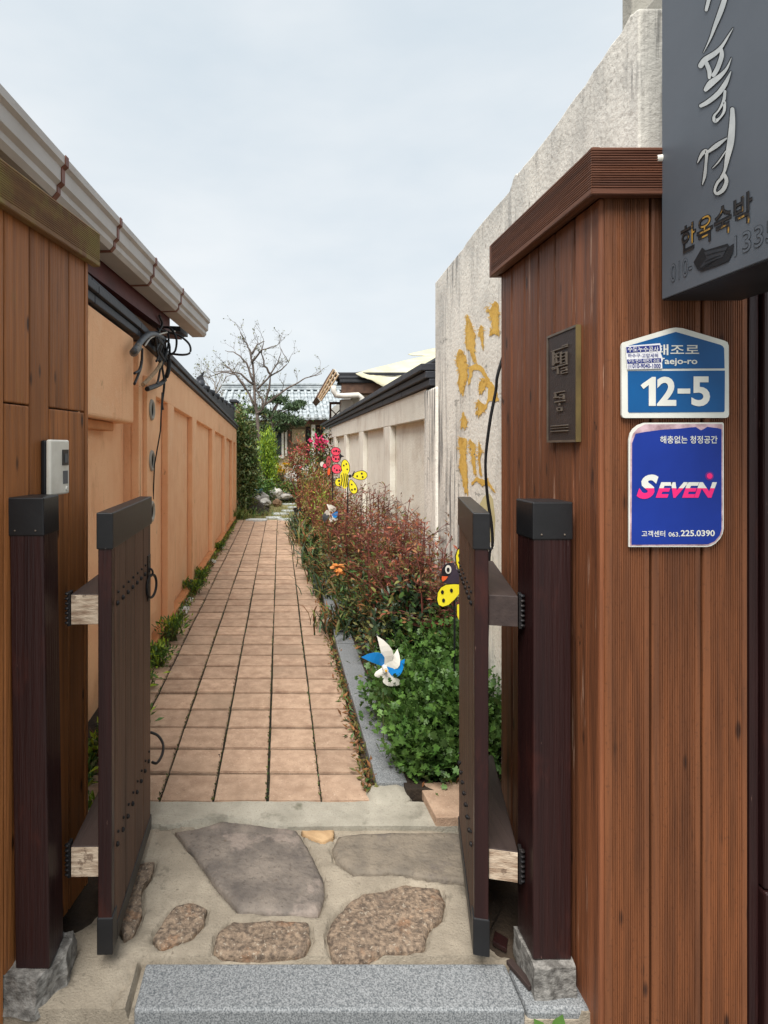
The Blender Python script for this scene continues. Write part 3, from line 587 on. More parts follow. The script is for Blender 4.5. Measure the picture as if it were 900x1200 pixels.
plate(sv, B, [(80,1006),(79,170),(90,120),(112,84),(150,54),(200,36),(812,34),(821,42),(821,860),(812,905),(790,945),(755,980),(720,1000),(690,1006)], SY, 'sign_white', 'white_plate', .004)
plate(sv, B, [(86,998),(92,180),(112,120),(150,78),(205,48),(806,46),(812,60),(812,862),(800,915),(752,972),(695,996)], SY-.0008, 'pinkworn', 'worn_border', .0005)
plate(sv, B, [(98,988),(103,195),(130,122),(200,108),(340,90),(470,82),(560,72),(600,70),(618,82),(640,95),(662,86),(690,68),(770,78),(800,88),(800,865),(786,915),(745,962),(695,984)], SY-.0016, 'royal', 'blue_field', .0005)
ftext(sv, B, '해충없는 청정공간', 320, 138, 766, 198, 'sign_white', SY-.0026, bold=.012, name='slogan')
ftext(sv, B, 'S', 136, 440, 306, 630, ['sign_white', 'magenta'], SY-.0026, bold=.05, shear=.3, split=.44, name='brand_letter')
ftext(sv, B, 'EVEN', 284, 500, 762, 622, ['sign_white', 'magenta'], SY-.0026, bold=.045, shear=.3, split=.62, name='brand_letter')
for r, m, y in ((34, 'glow', SY-.0022), (22, 'magenta', SY-.003)): plate(sv, B, [(705+r*math.cos(i*math.pi/12), 452+r*math.sin(i*math.pi/12)) for i in range(24)], y, m, 'red_dot', .0003)
ftext(sv, B, '고객센터', 175, 878, 358, 926, 'sign_white', SY-.0026, bold=.008, name='phone_line')
ftext(sv, B, '063.', 385, 890, 472, 924, 'sign_white', SY-.0026, bold=.008, name='phone_line')
ftext(sv, B, '225.0390', 480, 874, 745, 922, 'sign_white', SY-.0026, bold=.02, name='phone_line')

# ---------------------------------------------------------------- projecting shop sign, top right
BX = .97
bs = thing('projecting_shop_sign', 'charcoal box sign with silver brush lettering hanging at the upper right', 'sign', (BX, 1.3, 1.88))
G().box(BX, BX+.2, .85, 1.55, 1.8765, 3.2).make('sign_box', ['sign_face'], bs, bevel=.002)
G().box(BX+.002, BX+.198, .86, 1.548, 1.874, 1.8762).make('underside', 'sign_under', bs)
G().tube([(BX-.012, 1.552, 2.235), (BX+.01, 1.556, 2.237), (BX+.03, 1.556, 2.237)], [.010, .013, .013], 10).make('pipe_end', 'white_plastic', bs, smooth=True)
def ribbon(pts, x, m, name, dx=0, dy=0, extra=0.0, sc=5.0, o=(780, 0)):
    """A brush stroke: centre line and half widths in sign-face coordinates."""
    L_, R_ = [], []; q = []
    for i in range(len(pts)-1):                          # smooth the stroke
        p0, p1, p2, p3 = pts[max(i-1, 0)], pts[i], pts[i+1], pts[min(i+2, len(pts)-1)]
        for j in range(5):
            t = j/5; q.append([.5*(2*p1[k]+(p2[k]-p0[k])*t+(2*p0[k]-5*p1[k]+4*p2[k]-p3[k])*t*t+(3*p1[k]-p0[k]-3*p2[k]+p3[k])*t**3) for k in range(3)])
    q.append(list(pts[-1])); n = len(q)
    for i, (a, b, w) in enumerate(q):
        tx, ty = q[min(i+1, n-1)][0]-q[max(i-1, 0)][0], q[min(i+1, n-1)][1]-q[max(i-1, 0)][1]; l = math.hypot(tx, ty) or 1; w = max(w, 1)+extra
        L_.append((a-ty/l*w+dx, b+tx/l*w+dy)); R_.append((a+ty/l*w+dx, b-tx/l*w+dy))
    g = G(); vs = [PX(o[0]+a/sc, o[1]+b/sc, x) for a, b in L_+R_]
    g.add(vs, [(i, i+1, n+i+1, n+i) for i in range(n-1)])
    for side in (0, n-1):                                # round the ends
        c = PX(o[0]+q[side][0]/sc+dx/sc, o[1]+q[side][1]/sc+dy/sc, x); w = (max(q[side][2], 1)+extra)/sc
        g.add([PX(o[0]+(q[side][0]+dx)/sc+w*math.cos(k*math.pi/5), o[1]+(q[side][1]+dy)/sc+w*math.sin(k*math.pi/5), x+.00004*(1 if side else 2)) for k in range(10)], [tuple(range(10))])
    return g
STR = [
 [(375,-120,12),(350,-20,14),(325,60,15),(290,150,11),(262,225,6),(222,308,1)], [(275,-90,10),(255,-10,11),(238,58,9)],
 [(205,385,15),(232,350,16),(290,312,14),(332,268,9),(375,198,4),(396,164,1)], [(238,368,12),(256,415,13),(256,455,9)],
 [(326,290,10),(328,330,13),(304,400,13),(280,440,12)], [(235,525,12),(266,488,19),(320,445,13),(360,398,7),(386,338,1)],
 [(206,620,10),(250,596,13),(310,546,14),(350,490,13),(382,420,3)], [(348,535,8),(340,590,9),(312,645,5),(284,680,7),(290,708,12),(318,690,6),(343,650,8),(346,600,8)],
 [(391,640,12),(391,720,17),(381,830,20),(361,930,14),(346,1000,8),(325,1040,7)], [(186,955,2),(214,902,10),(240,886,10),(236,960,8),(229,1030,9),(215,1082,2)],
 [(246,892,7),(300,852,13),(357,810,4)], [(275,985,2),(310,948,4),(352,886,3)],
 [(345,1025,10),(357,1060,11),(338,1110,12),(302,1135,9),(288,1115,7),(303,1072,8),(332,1040,8)]]
for k, s in enumerate(STR):
    ribbon(s, BX-.0006-.00005*k, 'shade_and_tape', 'e', -2, -2, 3.5).make('letter_edge_shade', 'shade_and_tape', bs)  # dark offset layer paints the shadow line along the cut letters
    ribbon(s, BX-.0022-.00005*k, 'silver', 's').make('brush_stroke', 'silver', bs)
def stext(body, d0, d1, z0, z1, m, x, **k):
    return text(body, (0, d0-d1, 0, z1-z0), (x, d0, z0), (0, -1, 0), (0, 0, 1), m, bs, **k)
stext('한옥숙박', 1.476, 1.252, 1.967, 2.032, 'shade_and_tape', BX-.0006, bold=.03, name='lodging_text')
stext('한옥숙박', 1.474, 1.250, 1.9645, 2.030, 'gold', BX-.0018, bold=-.006, name='lodging_text')
for off, m, bb in ((0, 'shade_and_tape', .012), (.0015, 'sign_face', -.004)):
    stext('010-', 1.514-off, 1.436-off, 1.911-off, 1.955-off, m, BX-.0006-off*.6, bold=bb, name='phone_text')
    stext('1335', 1.302-off, 1.192-off, 1.909-off, 1.952-off, m, BX-.0006-off*.6, bold=bb, name='phone_text')
g = G(); g.add([PX(780+a/7.5, 200+b/7.5, BX-.002) for a, b in [(245,805),(320,675),(350,700),(545,640),(560,665),(600,640),(590,720),(550,795),(440,840),(310,885),(275,860)]], [tuple(range(11))]); g.make('blackout_tape', 'shade_and_tape', bs)
g = G(); g.add([PX(780+a/7.5, 200+b/7.5, BX-.0026) for a, b in [(340,715),(545,668),(500,760),(440,780),(330,860),(300,850),(360,770)]], [tuple(range(7))]); g.make('blackout_tape', 'steel', bs)
for k, (a, b, c, d) in enumerate([(360,745,530,700),(345,800,480,745),(320,850,420,790)]):
    ribbon([(a,b,3),((a+c)/2,(b+d)/2-4,5),(c,d,2)], BX-.0031-.0001*k, 'shade_and_tape', 'x', sc=7.5, o=(780,200)).make('tape_crease', 'shade_and_tape', bs)

# ---------------------------------------------------------------- gate posts, stones, leaves
def gate_post(label, x0, x1, y0, y1, lean, zb, zt):
    t = thing('gate_post', label, 'gate post', ((x0+x1)/2, (y0+y1)/2, zb), 'dark gate posts')
    def bx(e, z0, z1):
        vs = []
        for z in (z0, z1):
            s = lean*(1-(z-zb)/(zt-zb)); vs += [(x+s+q*e, y+r*e, z) for y, r in ((y0, -1), (y1, 1)) for x, q in ((x0, -1), (x1, 1))]
        return G().add(vs, [(0,2,3,1),(4,5,7,6),(0,1,5,4),(2,6,7,3),(0,4,6,2),(1,3,7,5)])
    bx(0, zb, zt-.004).make('shaft', 'maroon', t, bevel=.005)
    bx(.003, zt-.105, zt).make('metal_cap', 'black_metal', t, bevel=.004)
    for k in (.2, .8):
        G().blob((x0+(x1-x0)*k, y0-.004, zt-.09), .003, 0, 1).make('screw', 'bronze_hi', t)
    return t
gate_post('left dark maroon gate post with a black metal cap leaning slightly', -.736, -.643, 1.655, 1.765, .018, .085, 1.366)
gate_post('right dark maroon gate post with a black metal cap beside the name plate', .700, .806, 1.685, 1.80, 0, .085, 1.351)
def rough_block(name, label, pts, z0, z1, m, amp=.008):
    bm = bmesh.new(); n = len(pts); vs = [bm.verts.new((a, b, z)) for z in (z0, z1) for a, b in pts]
    bm.faces.new(vs[:n][::-1]); bm.faces.new(vs[n:])
    for i in range(n): bm.faces.new((vs[i], vs[(i+1) % n], vs[n+(i+1) % n], vs[n+i]))
    bmesh.ops.subdivide_edges(bm, edges=bm.edges[:], cuts=6, use_grid_fill=True); bmesh.ops.triangulate(bm, faces=[f for f in bm.faces if len(f.verts) > 4])
    for v in bm.verts: v.co += Vector((noise.noise(v.co*22), noise.noise(v.co*22+Vector((5, 0, 0))), noise.noise(v.co*22+Vector((0, 7, 0)))))*amp
    g = G(); bm.verts.index_update(); g.add([v.co.copy() for v in bm.verts], [tuple(v.index for v in f.verts) for f in bm.faces]); bm.free()
    o = solo(g, name, m, label, 'stone base', 'rough stones under the gate posts', smooth=True); o.data.set_sharp_from_angle(angle=math.radians(40)); return o
rough_block('base_stone', 'rough split granite stone under the left gate post', [(-.745,1.635),(-.65,1.625),(-.595,1.70),(-.60,1.79),(-.74,1.79)], -.02, .085, 'granite_rough', .012)
rough_block('base_stone', 'squared mossy granite stone under the right gate post', [(.693,1.66),(.81,1.665),(.81,1.81),(.695,1.81)], -.02, .084, 'granite_rough')
def gate_leaf(label, base, u, n_in, studs, ring):
    """base: near bottom corner on the face turned to the path; u along the leaf, n_in towards the path."""
    u, n = Vector(u).normalized(), Vector(n_in).normalized(); b = Vector(base); Z = Vector((0, 0, 1)); T = .040; W_ = .585; zb, zt = .055, 1.315
    t = thing('gate_leaf', label, 'gate', (b.x, b.y, 0), 'open wooden gate leaves')
    def ob(a, c, e0, e1, z0, z1): return G().obox(b+u*a-n*e1+Z*z0, u*(c-a), n*(e1-e0), Z*(z1-z0))
    ob(0, .034, .001, T, zb, zt-.004).make('edge_stile', 'maroon', t, bevel=.003)
    pw = (W_-.036)/4
    for i in range(4): ob(.036+i*pw, .036+(i+1)*pw-.005, 0, T-.004, zb, zt-.006).make('plank', 'leafwood', t, bevel=.0035)
    ob(-.004, W_+.004, -.004, T+.004, zt-.105, zt).make('metal_cap', 'black_metal', t, bevel=.003)
    ob(-.003, .05, -.003, T+.003, zb-.006, zb+.10).make('metal_shoe', 'black_metal', t, bevel=.003)
    ob(.052, W_+.002, -.003, T+.003, zb-.006, zb+.045).make('metal_strip', 'black_metal', t, bevel=.002)
    for z in (.99, .262):
        r = ob(.015, W_-.01, T+.001, T+.082, z, z+.088).make('rail', 'rail', t, bevel=.003)
        ob(.0128, .0148, T+.003, T+.080, z+.002, z+.086).make('rail_end', 'endgrain' if (studs or z < .5) else 'rail', r)
        hg = ob(.018, .045, T+.084, T+.094, z-.006, z+.094).make('hinge', 'iron', r, bevel=.002)
        for k in range(7): G().torus(b+u*.022-n*(T+.094)+Z*(z+.004+k*.014), .004, .004, u, n, 10, 6).make('hinge_knuckle', 'iron', r)
    for zz in ((1.042, .33)):
        for k in range(8):
            a = .055+k*.068
            if a > W_-.04: break
            G().blob(b+u*a+n*.003+Z*zz, (.006, .0075, .0075), .1, 2).make('stud', 'iron', t, smooth=True)
            G().blob(b+u*(a+.012)+n*.002+Z*(zz+.03), (.004, .0045, .0045), .1, 2).make('stud', 'iron', t, smooth=True)
    if ring:
        ob(W_-.07, W_-.02, -.004, 0, .93, 1.10).make('ring_plate', 'iron', t, bevel=.002)
        c = b+u*(W_-.055)+n*.014+Z*.985
        h = G().torus(c, .042, .005, (u*.97+n*.24).normalized(), Z, 24, 8).make('ring_handle', 'iron', t, smooth=True)
        G().torus(c+Z*.05-n*.012, .016, .004, n, Z, 16, 8).make('staple', 'iron', t, smooth=True)
    return t
gate_leaf('left gate leaf of dark planks standing open with iron ring handle', (-.481, 1.748, 0), (-.022, 1, 0), (1, .022, 0), True, True)
gate_leaf('right gate leaf of dark planks standing open against the flower bed', (.556, 1.748, 0), (.213, .977, 0), (-.977, .213, 0), False, False)
solo(G().obox((.657, 1.772, .0), (.02, .006, 0), (.030, -.088, 0), (0, 0, .014)), 'wood_offcut', 'rail', 'thin brown wooden offcut lying beside the right base stone', 'wood scrap', bevel=.002)
solo(G().obox((.672, 1.81, .0), (.02, .04, 0), (-.03, .03, 0), (0, 0, .014)), 'wood_offcut', 'maroon', 'short dark wooden chip lying behind the right gate post', 'wood scrap', bevel=.002)

# ---------------------------------------------------------------- right walls
WX = 1.0
tw = thing('tall_rendered_wall', 'tall weathered white rendered wall with ochre painted foliage rising above the right fence', 'wall', (1.05, 2.8, 0))
top = [(1.70, 2.725), (1.74, 2.735), (2.0, 2.69), (2.3, 2.665), (2.55, 2.655), (2.6, 2.665), (2.66, 2.62), (3.08, 2.616), (3.4, 2.59), (3.93, 2.565)]
tp = []
for (a, b), (c, d) in zip(top, top[1:]):
    for j in range(5): t_ = j/5; tp.append((a+(c-a)*t_, b+(d-b)*t_+.012*noise.noise((a*20+j*1.7, 0, 0))))
tp.append(top[-1])
G().prism([(WX, 1.70, -.1)]+[(WX, a, b) for a, b in tp]+[(WX, 3.93, -.1)], (.09, 0, 0)).make('wall_body', 'rough_white', tw, bevel=.006)
def c4(a, b): return PX(505+a/4, 320+b/4, WX-.0015)
MUR = [
 [(130,350),(115,395),(122,440),(135,470),(125,520),(145,585),(160,545),(175,470),(170,400),(150,360)],
 [(165,185),(160,290),(163,350),(185,370),(205,430),(215,425),(205,370),(210,280),(195,255),(185,220)],
 [(175,440),(215,420),(245,445),(270,490),(290,520),(312,560),(318,600),(300,606),(275,600),(258,640),(240,640),(265,590),(268,550),(255,500),(230,460),(200,455),(185,515),(170,528),(180,470)],
 [(240,490),(225,525),(230,570),(255,545),(262,505)], [(222,590),(240,610),(262,625),(250,648),(225,672),(210,655),(222,635),(212,610)],
 [(258,150),(275,170),(285,140),(300,125),(320,140),(322,300),(300,290),(278,300),(275,275),(290,255),(280,210)],
 [(232,240),(225,280),(240,330),(247,365),(245,250)], [(150,645),(140,720),(165,730),(170,690)],
 [(130,760),(128,800),(140,850),(130,910),(150,970),(160,1040),(175,1040),(172,930),(165,840),(170,770)],
 [(180,770),(210,800),(205,870),(215,950),(205,950),(190,860)], [(225,780),(240,830),(228,860),(240,960),(232,960),(222,860)],
 [(190,980),(215,955),(250,970),(270,960),(280,990),(310,1030),(300,1030),(260,990),(240,1000),(215,975),(190,995)]]
for k, poly in enumerate(MUR):
    pts = []; frond = k in (0, 1, 5, 6, 7, 8, 9, 10); cn = Vector((sum(p[0] for p in poly)/len(poly), sum(p[1] for p in poly)/len(poly)))
    if frond: poly = [(cn.x+(p[0]-cn.x)*.88, cn.y+(p[1]-cn.y)*.94) for p in poly]
    for i in range(len(poly)):
        a, b = Vector(poly[i]), Vector(poly[(i+1) % len(poly)]); nn = max(2, int((b-a).length/9)); tn = (b-a).normalized(); nv = Vector((tn.y, -tn.x))
        for j in range(nn): p = a.lerp(b, j/nn)+nv*(random.uniform(-4.5, 2.5) if j else 0); pts.append((p.x, p.y))
    g = G(); g.add([c4(*p)-Vector((.0001*k, 0, 0)) for p in pts], [tuple(range(len(pts)))]); g.make('painted_foliage', 'mural', tw)
for k, poly in enumerate(MUR):
    if k in (2, 11): continue
    g = G(); cen = Vector((sum(p[0] for p in poly)/len(poly), sum(p[1] for p in poly)/len(poly)))
    for i in range(len(poly)):
        a, b = Vector(poly[i]), Vector(poly[(i+1) % len(poly)])
        for j in range(max(1, int((b-a).length/4.5))):
            p = a.lerp(b, random.random()); ov = (p-cen).normalized(); ov = (ov*.6+Vector((random.uniform(-.5, .5), random.uniform(.3, 1.4)))).normalized()
            ln = random.uniform(9, 26); wv = Vector((-ov.y, ov.x))*random.uniform(1.2, 2.6); p = cen+(p-cen)*random.uniform(.7, .95); q0 = p-ov*5; off = Vector((.000004*(i*31+j)+.0012, 0, 0))
            g.add([c4(*v)-off for v in (q0, q0+ov*ln*.45+wv, q0+ov*ln, q0+ov*ln*.45-wv)], [(0, 1, 2, 3)])
    g.make('painted_leaf_strokes', 'mural', tw)
g = G(); g.add([c4(a, b)+Vector((.0008, 0, 0)) for a, b in [(225,1090),(245,1050),(262,1034),(276,1036),(290,1060),(300,1150),(296,1260),(220,1260)]], [tuple(range(8))]); g.make('painted_rock', 'mural_pale', tw)
# concrete facade and steel post behind the sign
fc = thing('concrete_facade', 'grey concrete facade slab behind the charcoal shop sign', 'wall', (2, 1.98, -.1))
G().box(1.126, 3.2, 1.95, 2.01, -.1, 4.6).make('slab', 'bare', fc, bevel=.006)
G().box(1.095, 1.60, 1.72, 1.949, 2.60, 2.82).make('beam', 'bare', fc, bevel=.008)
spst = thing('steel_post', 'dark grey steel post with a small rusty cap plate beside the tall white wall', 'post', (1.1, 1.74, -.1))
G().box(1.03, 1.07, 1.735, 1.80, -.1, 2.65).box(1.07, 1.25, 1.75, 1.80, -.1, 2.64).make('post', 'steel', spst, bevel=.003)
G().box(1.01, 1.095, 1.71, 1.80, 2.655, 2.67).make('cap_plate', 'iron', spst)
G().torus((1.06, 1.715, 2.705), .018, .006, (1, 0, 0), (0, 0, 1), 12, 6).make('rusty_bolt', 'bracket', spst)

lw = thing('low_white_wall', 'long low white plastered wall with recessed panels and black tile coping on the right', 'wall', (1.1, 9, 0))
G().box(1.055, 1.25, 3.94, 14.0, -.1, 1.90).make('recessed_panel', 'white', lw)
G().box(WX, 1.054, 4.18, 14.0, 1.70, 1.905).make('top_band', 'white', lw, bevel=.005)
for a, b in ((5.55, 5.9), (7.35, 7.75), (9.2, 9.55), (11.0, 11.4), (12.8, 13.99)):
    G().box(WX+.001, 1.054, a, b, -.1, 1.699).make('pilaster', 'white', lw, bevel=.005)
G().box(.985, 1.2, 3.86, 4.17, -.1, 1.89).make('end_pier', 'rough_white', lw, bevel=.015, seg=3)
coping(lw, 1.11, [(4.0, 1.91), (14.05, 1.895)], [(.13, .045, 0), (.155, .045, .05), (.185, .045, .1)], 'tile_black')
G().box(1.03, 1.2, 4.0, 14.05, 2.056, 2.11).make('ridge_tile', 'tile_black', lw, bevel=.025, seg=3)

# ---------------------------------------------------------------- house on the right behind the white wall
hr = thing('tarp_covered_house', 'house with black tiled eave and cream tarpaulins on its roof behind the white wall', 'house', (2.5, 13, 0))
D = 12.0
G().box(1.5, 5.5, D+.75, D+6, -.1, 2.65).make('wall', 'offwhite', hr)
G().box(2.05, 2.9, D+.742, D+.749, 1.2, 2.45).make('window', 'glass', hr)
G().box(1.24, 1.50, D+.5, D+.74, -.1, 2.5).make('white_pillar', 'offwhite', hr, bevel=.03)
e0, e1 = P(400, 450, D).x, 5.5
G().box(e0, e1, D-.02, D+.04, P(0, 461, D).z, P(0, 449, D).z).make('fascia_board', 'brownbeam', hr, bevel=.01)
G().box(e0+.02, e1, D+.041, D+.9, P(0, 459, D).z, P(0, 457, D).z).make('soffit', 'brownbeam', hr)
for k in range(3): G().box(e0-.04-.02*k, e1, D-.06+.03*k, D+.5, P(0, 448.8-4.4*k, D).z, P(0, 445-4.4*k, D).z).make('eave_tile', 'roof_black', hr, bevel=.015)
g = G(); zt0 = P(0, 436, D).z-.06; g.add([(e0-.05, D, zt0), (e1, D, zt0), (e1, D+3, zt0+.5), (e0+1.1, D+3, zt0+.5), (e0-.05, D, zt0-.1), (e1, D, zt0-.1), (e1, D+3, zt0+.4), (e0+1.1, D+3, zt0+.4)], [(0,1,2,3),(4,7,6,5),(0,4,5,1),(3,2,6,7),(0,3,7,4),(1,5,6,2)]); g.make('roof_slope', 'roof_black', hr)
# side eave with its battens, seen from the path
a0, a1, a2, a3 = P(391, 432, D), P(397, 441, D), P(373, 466, D+1.2), P(377, 471, D+1.2)
g = G(); g.prism([P(390, 432, D), P(397, 440, D), P(376, 470, D), P(371, 465, D)], (0, 1.6, 0)); g.make('verge_panel', 'brownbeam', hr)
for k in range(7):
    t_ = k/6; p = P(391, 433, D).lerp(P(373, 466, D), t_); q = P(396.5, 440, D).lerp(P(376, 470, D), t_)
    G().tube([p+Vector((0, -.02, 0)), q+Vector((0, -.02, 0))], .022, 5).make('verge_batten', 'offwhite', hr)
for t_ in (.05, .5, .95):
    G().tube([P(391, 433, D).lerp(P(396.5, 440, D), t_)+Vector((0, -.03, 0)), P(373, 466, D).lerp(P(376, 470, D), t_)+Vector((0, -.03, 0))], .02, 5).make('verge_batten', 'tanwrap', hr)
G().tube([P(391, 452, D-.05), P(391, 458, D-.05), P(394, 463, D-.05), P(402, 464, D-.05), P(420, 463, D-.05), P(424, 466, D-.05), P(424, 485, D-.05), P(424, 520, D-.05)], .055, 10).make('drain_pipe', 'offwhite', hr, smooth=True)
lt = G()
x0, x1, z0, z1 = P(386, 0, 12.6).x, P(401, 0, 12.6).x, P(0, 520, 12.6).z, P(0, 471, 12.6).z
lt.box(x0, x0+.04, 12.58, 12.62, z0, z1).box(x1-.04, x1, 12.58, 12.62, z0, z1).box(x0, x1, 12.575, 12.625, z1-.05, z1)
for k in range(-2, 7):
    for s in (-1, 1):
        a = z0+k*.16; p = Vector((x0, 12.6+.008*s, a if s > 0 else a+.26)); q = Vector((x1, 12.6+.008*s, a+.26 if s > 0 else a))
        if min(p.z, q.z) > z0-.01 and max(p.z, q.z) < z1+.01: lt.tube([p, q], .012, 4)
lt.make('lattice_screen', 'brownbeam', hr)
def sheet(c, name, label, sag=.03, n=14, fr=3):
    c = [Vector(p) for p in c]; vs = []
    for j in range(n+1):
        for i in range(n+1):
            a, b = i/n, j/n; p = c[0].lerp(c[1], a).lerp(c[3].lerp(c[2], a), b); vs.append(p+Vector((0, 0, (.12*sag*16*b*(1-b)*(1 if sag > .045 else .2))+.45*sag*(noise.noise((a*fr, b*fr, len(name)))-.6*noise.noise((a*9, b*3, 2))))))
    m = len(vs); fs = [(j*(n+1)+i, j*(n+1)+i+1, (j+1)*(n+1)+i+1, (j+1)*(n+1)+i) for j in range(n) for i in range(n)]
    o = solo(G().add(vs, fs), name, 'tarp', label, 'tarpaulin', 'cream tarpaulins on the black tiled roof', smooth=True)
    s = o.modifiers.new('thick', 'SOLIDIFY'); s.thickness = .012; return o
sheet([P(417, 437.5, D-.12), P(455, 455, D-.25), P(545, 420, D-.25), P(525, 411.5, D+2.6)], 'tarpaulin', 'large cream tarpaulin draped over the black tiled eave', .05)
sheet([P(478, 415.5, D+2.2), P(512, 420, D+1.9), P(560, 412, D+1.9), P(520, 406, D+3)], 'tarpaulin', 'small cream tarpaulin higher on the roof beside the tall white wall', .04)

# ---------------------------------------------------------------- neighbour's eave on the left
hl = thing('neighbour_house', 'house behind the orange wall showing its beige gutter and oxblood eave board', 'house', (-2.5, 4, 0))
GU = Vector((.073, 1, 0)).normalized(); GN = Vector((1, -.073, 0)).normalized(); ge = Vector((-.63, 5.5, 0))
def gpnt(s, out, z): return ge+GU*s+GN*out+Vector((0, 0, z))         # s <= 0 runs back towards the street
cs = [(0, 2.66), (0, 2.628), (-.016, 2.616), (-.016, 2.560), (-.034, 2.545), (-.034, 2.520), (-.052, 2.500), (-.16, 2.500), (-.16, 2.66), (-.15, 2.66), (-.15, 2.512), (-.06, 2.512), (-.045, 2.55), (-.028, 2.57), (-.028, 2.62), (-.012, 2.64), (-.012, 2.66)]
G().prism([gpnt(-5.5, a, b) for a, b in cs], GU*5.5).make('gutter', 'gutter', hl)
G().prism([gpnt(-.006, a, b) for a, b in cs[:9]], GU*.008).make('gutter_end', 'gutter', hl)
for px in (75, 140, 182, 214):
    q = (px-CX)/F; s = None
    d = (-.63-.073*5.5)/(q-.073); s = d-5.5
    pr = [(.004, 2.664), (.004, 2.626), (-.012, 2.614), (-.012, 2.558), (-.030, 2.543), (-.030, 2.519), (-.050, 2.496), (-.16, 2.496), (-.16, 2.499), (-.052, 2.4995), (-.034, 2.52), (-.034, 2.545), (-.016, 2.56), (-.016, 2.616), (0, 2.628), (0, 2.664)]
    G().prism([gpnt(s, a, b) for a, b in pr], GU*.03).make('gutter_strap', 'bracket', hl)
G().prism([gpnt(-5.5, a, b) for a, b in [(-.175, 2.40), (-.175, 2.60), (-.245, 2.60), (-.245, 2.40)]], GU*4.75).make('eave_board', 'oxblood', hl)
G().prism([gpnt(-5.5, a, b) for a, b in [(-.246, 2.47), (-.246, 2.50), (-1.4, 2.62), (-1.4, 2.57)]], GU*5.45).make('soffit', 'oxblood', hl)
G().prism([gpnt(-5.5, a, b) for a, b in [(-.10, 2.67), (-.10, 2.72), (-3.2, 3.6), (-3.2, 3.5)]], GU*5.5).make('roof_slope', 'roof_black', hl)
G().prism([gpnt(-.3, a, b) for a, b in [(-.20, 2.50), (-.20, 2.54), (-1.3, 2.60), (-1.3, 2.52)]], GU*.29).make('end_board', 'steel', hl)
G().prism([gpnt(-6, a, b) for a, b in [(-1.0, -.1), (-1.0, 2.52), (-3.2, 2.52), (-3.2, -.1)]], GU*5.2).make('wall', 'offwhite', hl)
G().tube([Vector((-1.7, 4.95, 2.60)), Vector((-1.06, 4.88, 2.585))], .055, 12).make('log_end', 'log', hl, smooth=True)
G().tube([gpnt(-1.3, -1.0, 2.42), gpnt(-.95, -.36, 2.40)], .055, 12).make('log_end', 'log', hl, smooth=True)
for s in (-1.8, -2.3): G().tube([gpnt(s-.35, -1.0, 2.42), gpnt(s, -.36, 2.40)], .055, 12).make('log_end', 'log', hl, smooth=True)
# service cable bundle
def curve(pts, n=5):
    pts = [Vector(p) for p in pts]; out = []
    for i in range(len(pts)-1):
        p0, p1, p2, p3 = pts[max(i-1, 0)], pts[i], pts[i+1], pts[min(i+2, len(pts)-1)]
        for j in range(n): t = j/n; out.append(.5*(2*p1+(p2-p0)*t+(2*p0-5*p1+4*p2-p3)*t*t+(3*p1-p0-3*p2+p3)*t**3))
    return out+[pts[-1]]
cb = thing('cable_bundle', 'tangled black service cables and grey conduit under the beige gutter end', 'cables', (-.9, 4.6, 2.0))
CD = 4.55
def pl(pts, d=CD): return curve([P(a, b, min(d, .87*F/(CX-a))+c*.5) for a, b, c in pts])
def c4p(*pts, dd=0): return [(90+a/6, 280+b/6, dd+random.uniform(-.04, .04)) for a, b in pts]
G().tube(pl(c4p((400,790),(440,735),(480,690),(530,668),(590,690),(620,720))), .020, 10).make('conduit', 'hosegrey', cb, smooth=True)
G().tube(pl(c4p((400,800),(430,760)), ), .026, 10).make('conduit_end', 'log', cb)
G().tube(pl(c4p((600,850),(570,910),(520,970),(465,1025))), .014, 8).make('wrapped_cable', 'tanwrap', cb)
G().tube(pl(c4p((650,850),(640,940),(600,1010),(495,1055))), .017, 8).make('thick_cable', 'cable', cb)
lines = [((610,620),(660,630),(700,700),(690,790),(640,820)), ((620,650),(720,680),(790,740),(795,800),(740,815),(650,805)), ((590,640),(640,660),(640,760),(590,900)),
 ((560,650),(560,760),(580,860)), ((575,700),(600,800),(575,980),(560,1020)), ((540,680),(600,720),(620,800),(600,900)), ((460,770),(455,880),(430,960),(405,1020)), ((455,860),(440,920),(405,945)),
 ((600,900),(615,1020),(600,1150),(605,1200)), ((570,630),(600,690),(650,740),(650,860)), ((610,700),(560,780),(600,860)), ((550,680),(570,820),(560,860)), ((580,540),(600,600),(570,660))]
for s in lines: G().tube(pl(c4p(*s)), .0085, 6).make('cable', 'cable', cb, smooth=True)
G().tube(pl(c4p((480,750),(530,690),(640,655),(690,650))), .006, 6).make('cable', 'offwhite', cb, smooth=True)
for k in range(10): G().tube(pl(c4p((560+random.uniform(-10, 70), 690), (580+random.uniform(-10, 50), 780), (570+random.uniform(0, 60), 860))), .012, 6).make('cable', 'cable', cb, smooth=True)
G().tube([P(190, 460, 4.3), P(188, 505, 4.3), P(181, 545, 4.35), P(179.5, 585, 4.4)], .005, 6).make('cable', 'cable', cb, smooth=True)
G().tube([P(163, 450, 4.12), P(163.5, 585, 4.12)], .006, 6).make('cable', 'cable', cb)
solo(G().tube(curve([P(592, 410, 2.36), P(583, 440, 2.36), P(581, 458, 2.37), P(574, 495, 2.38), P(569, 540, 2.4), P(571, 580, 2.42), P(576, 615, 2.42), P(577, 640, 2.42), P(573, 660, 2.42), P(570, 800, 2.42)]), .006, 6), 'hanging_cable', 'cable', 'black cable hanging down past the painted wall behind the right fence', 'cable', smooth=True)
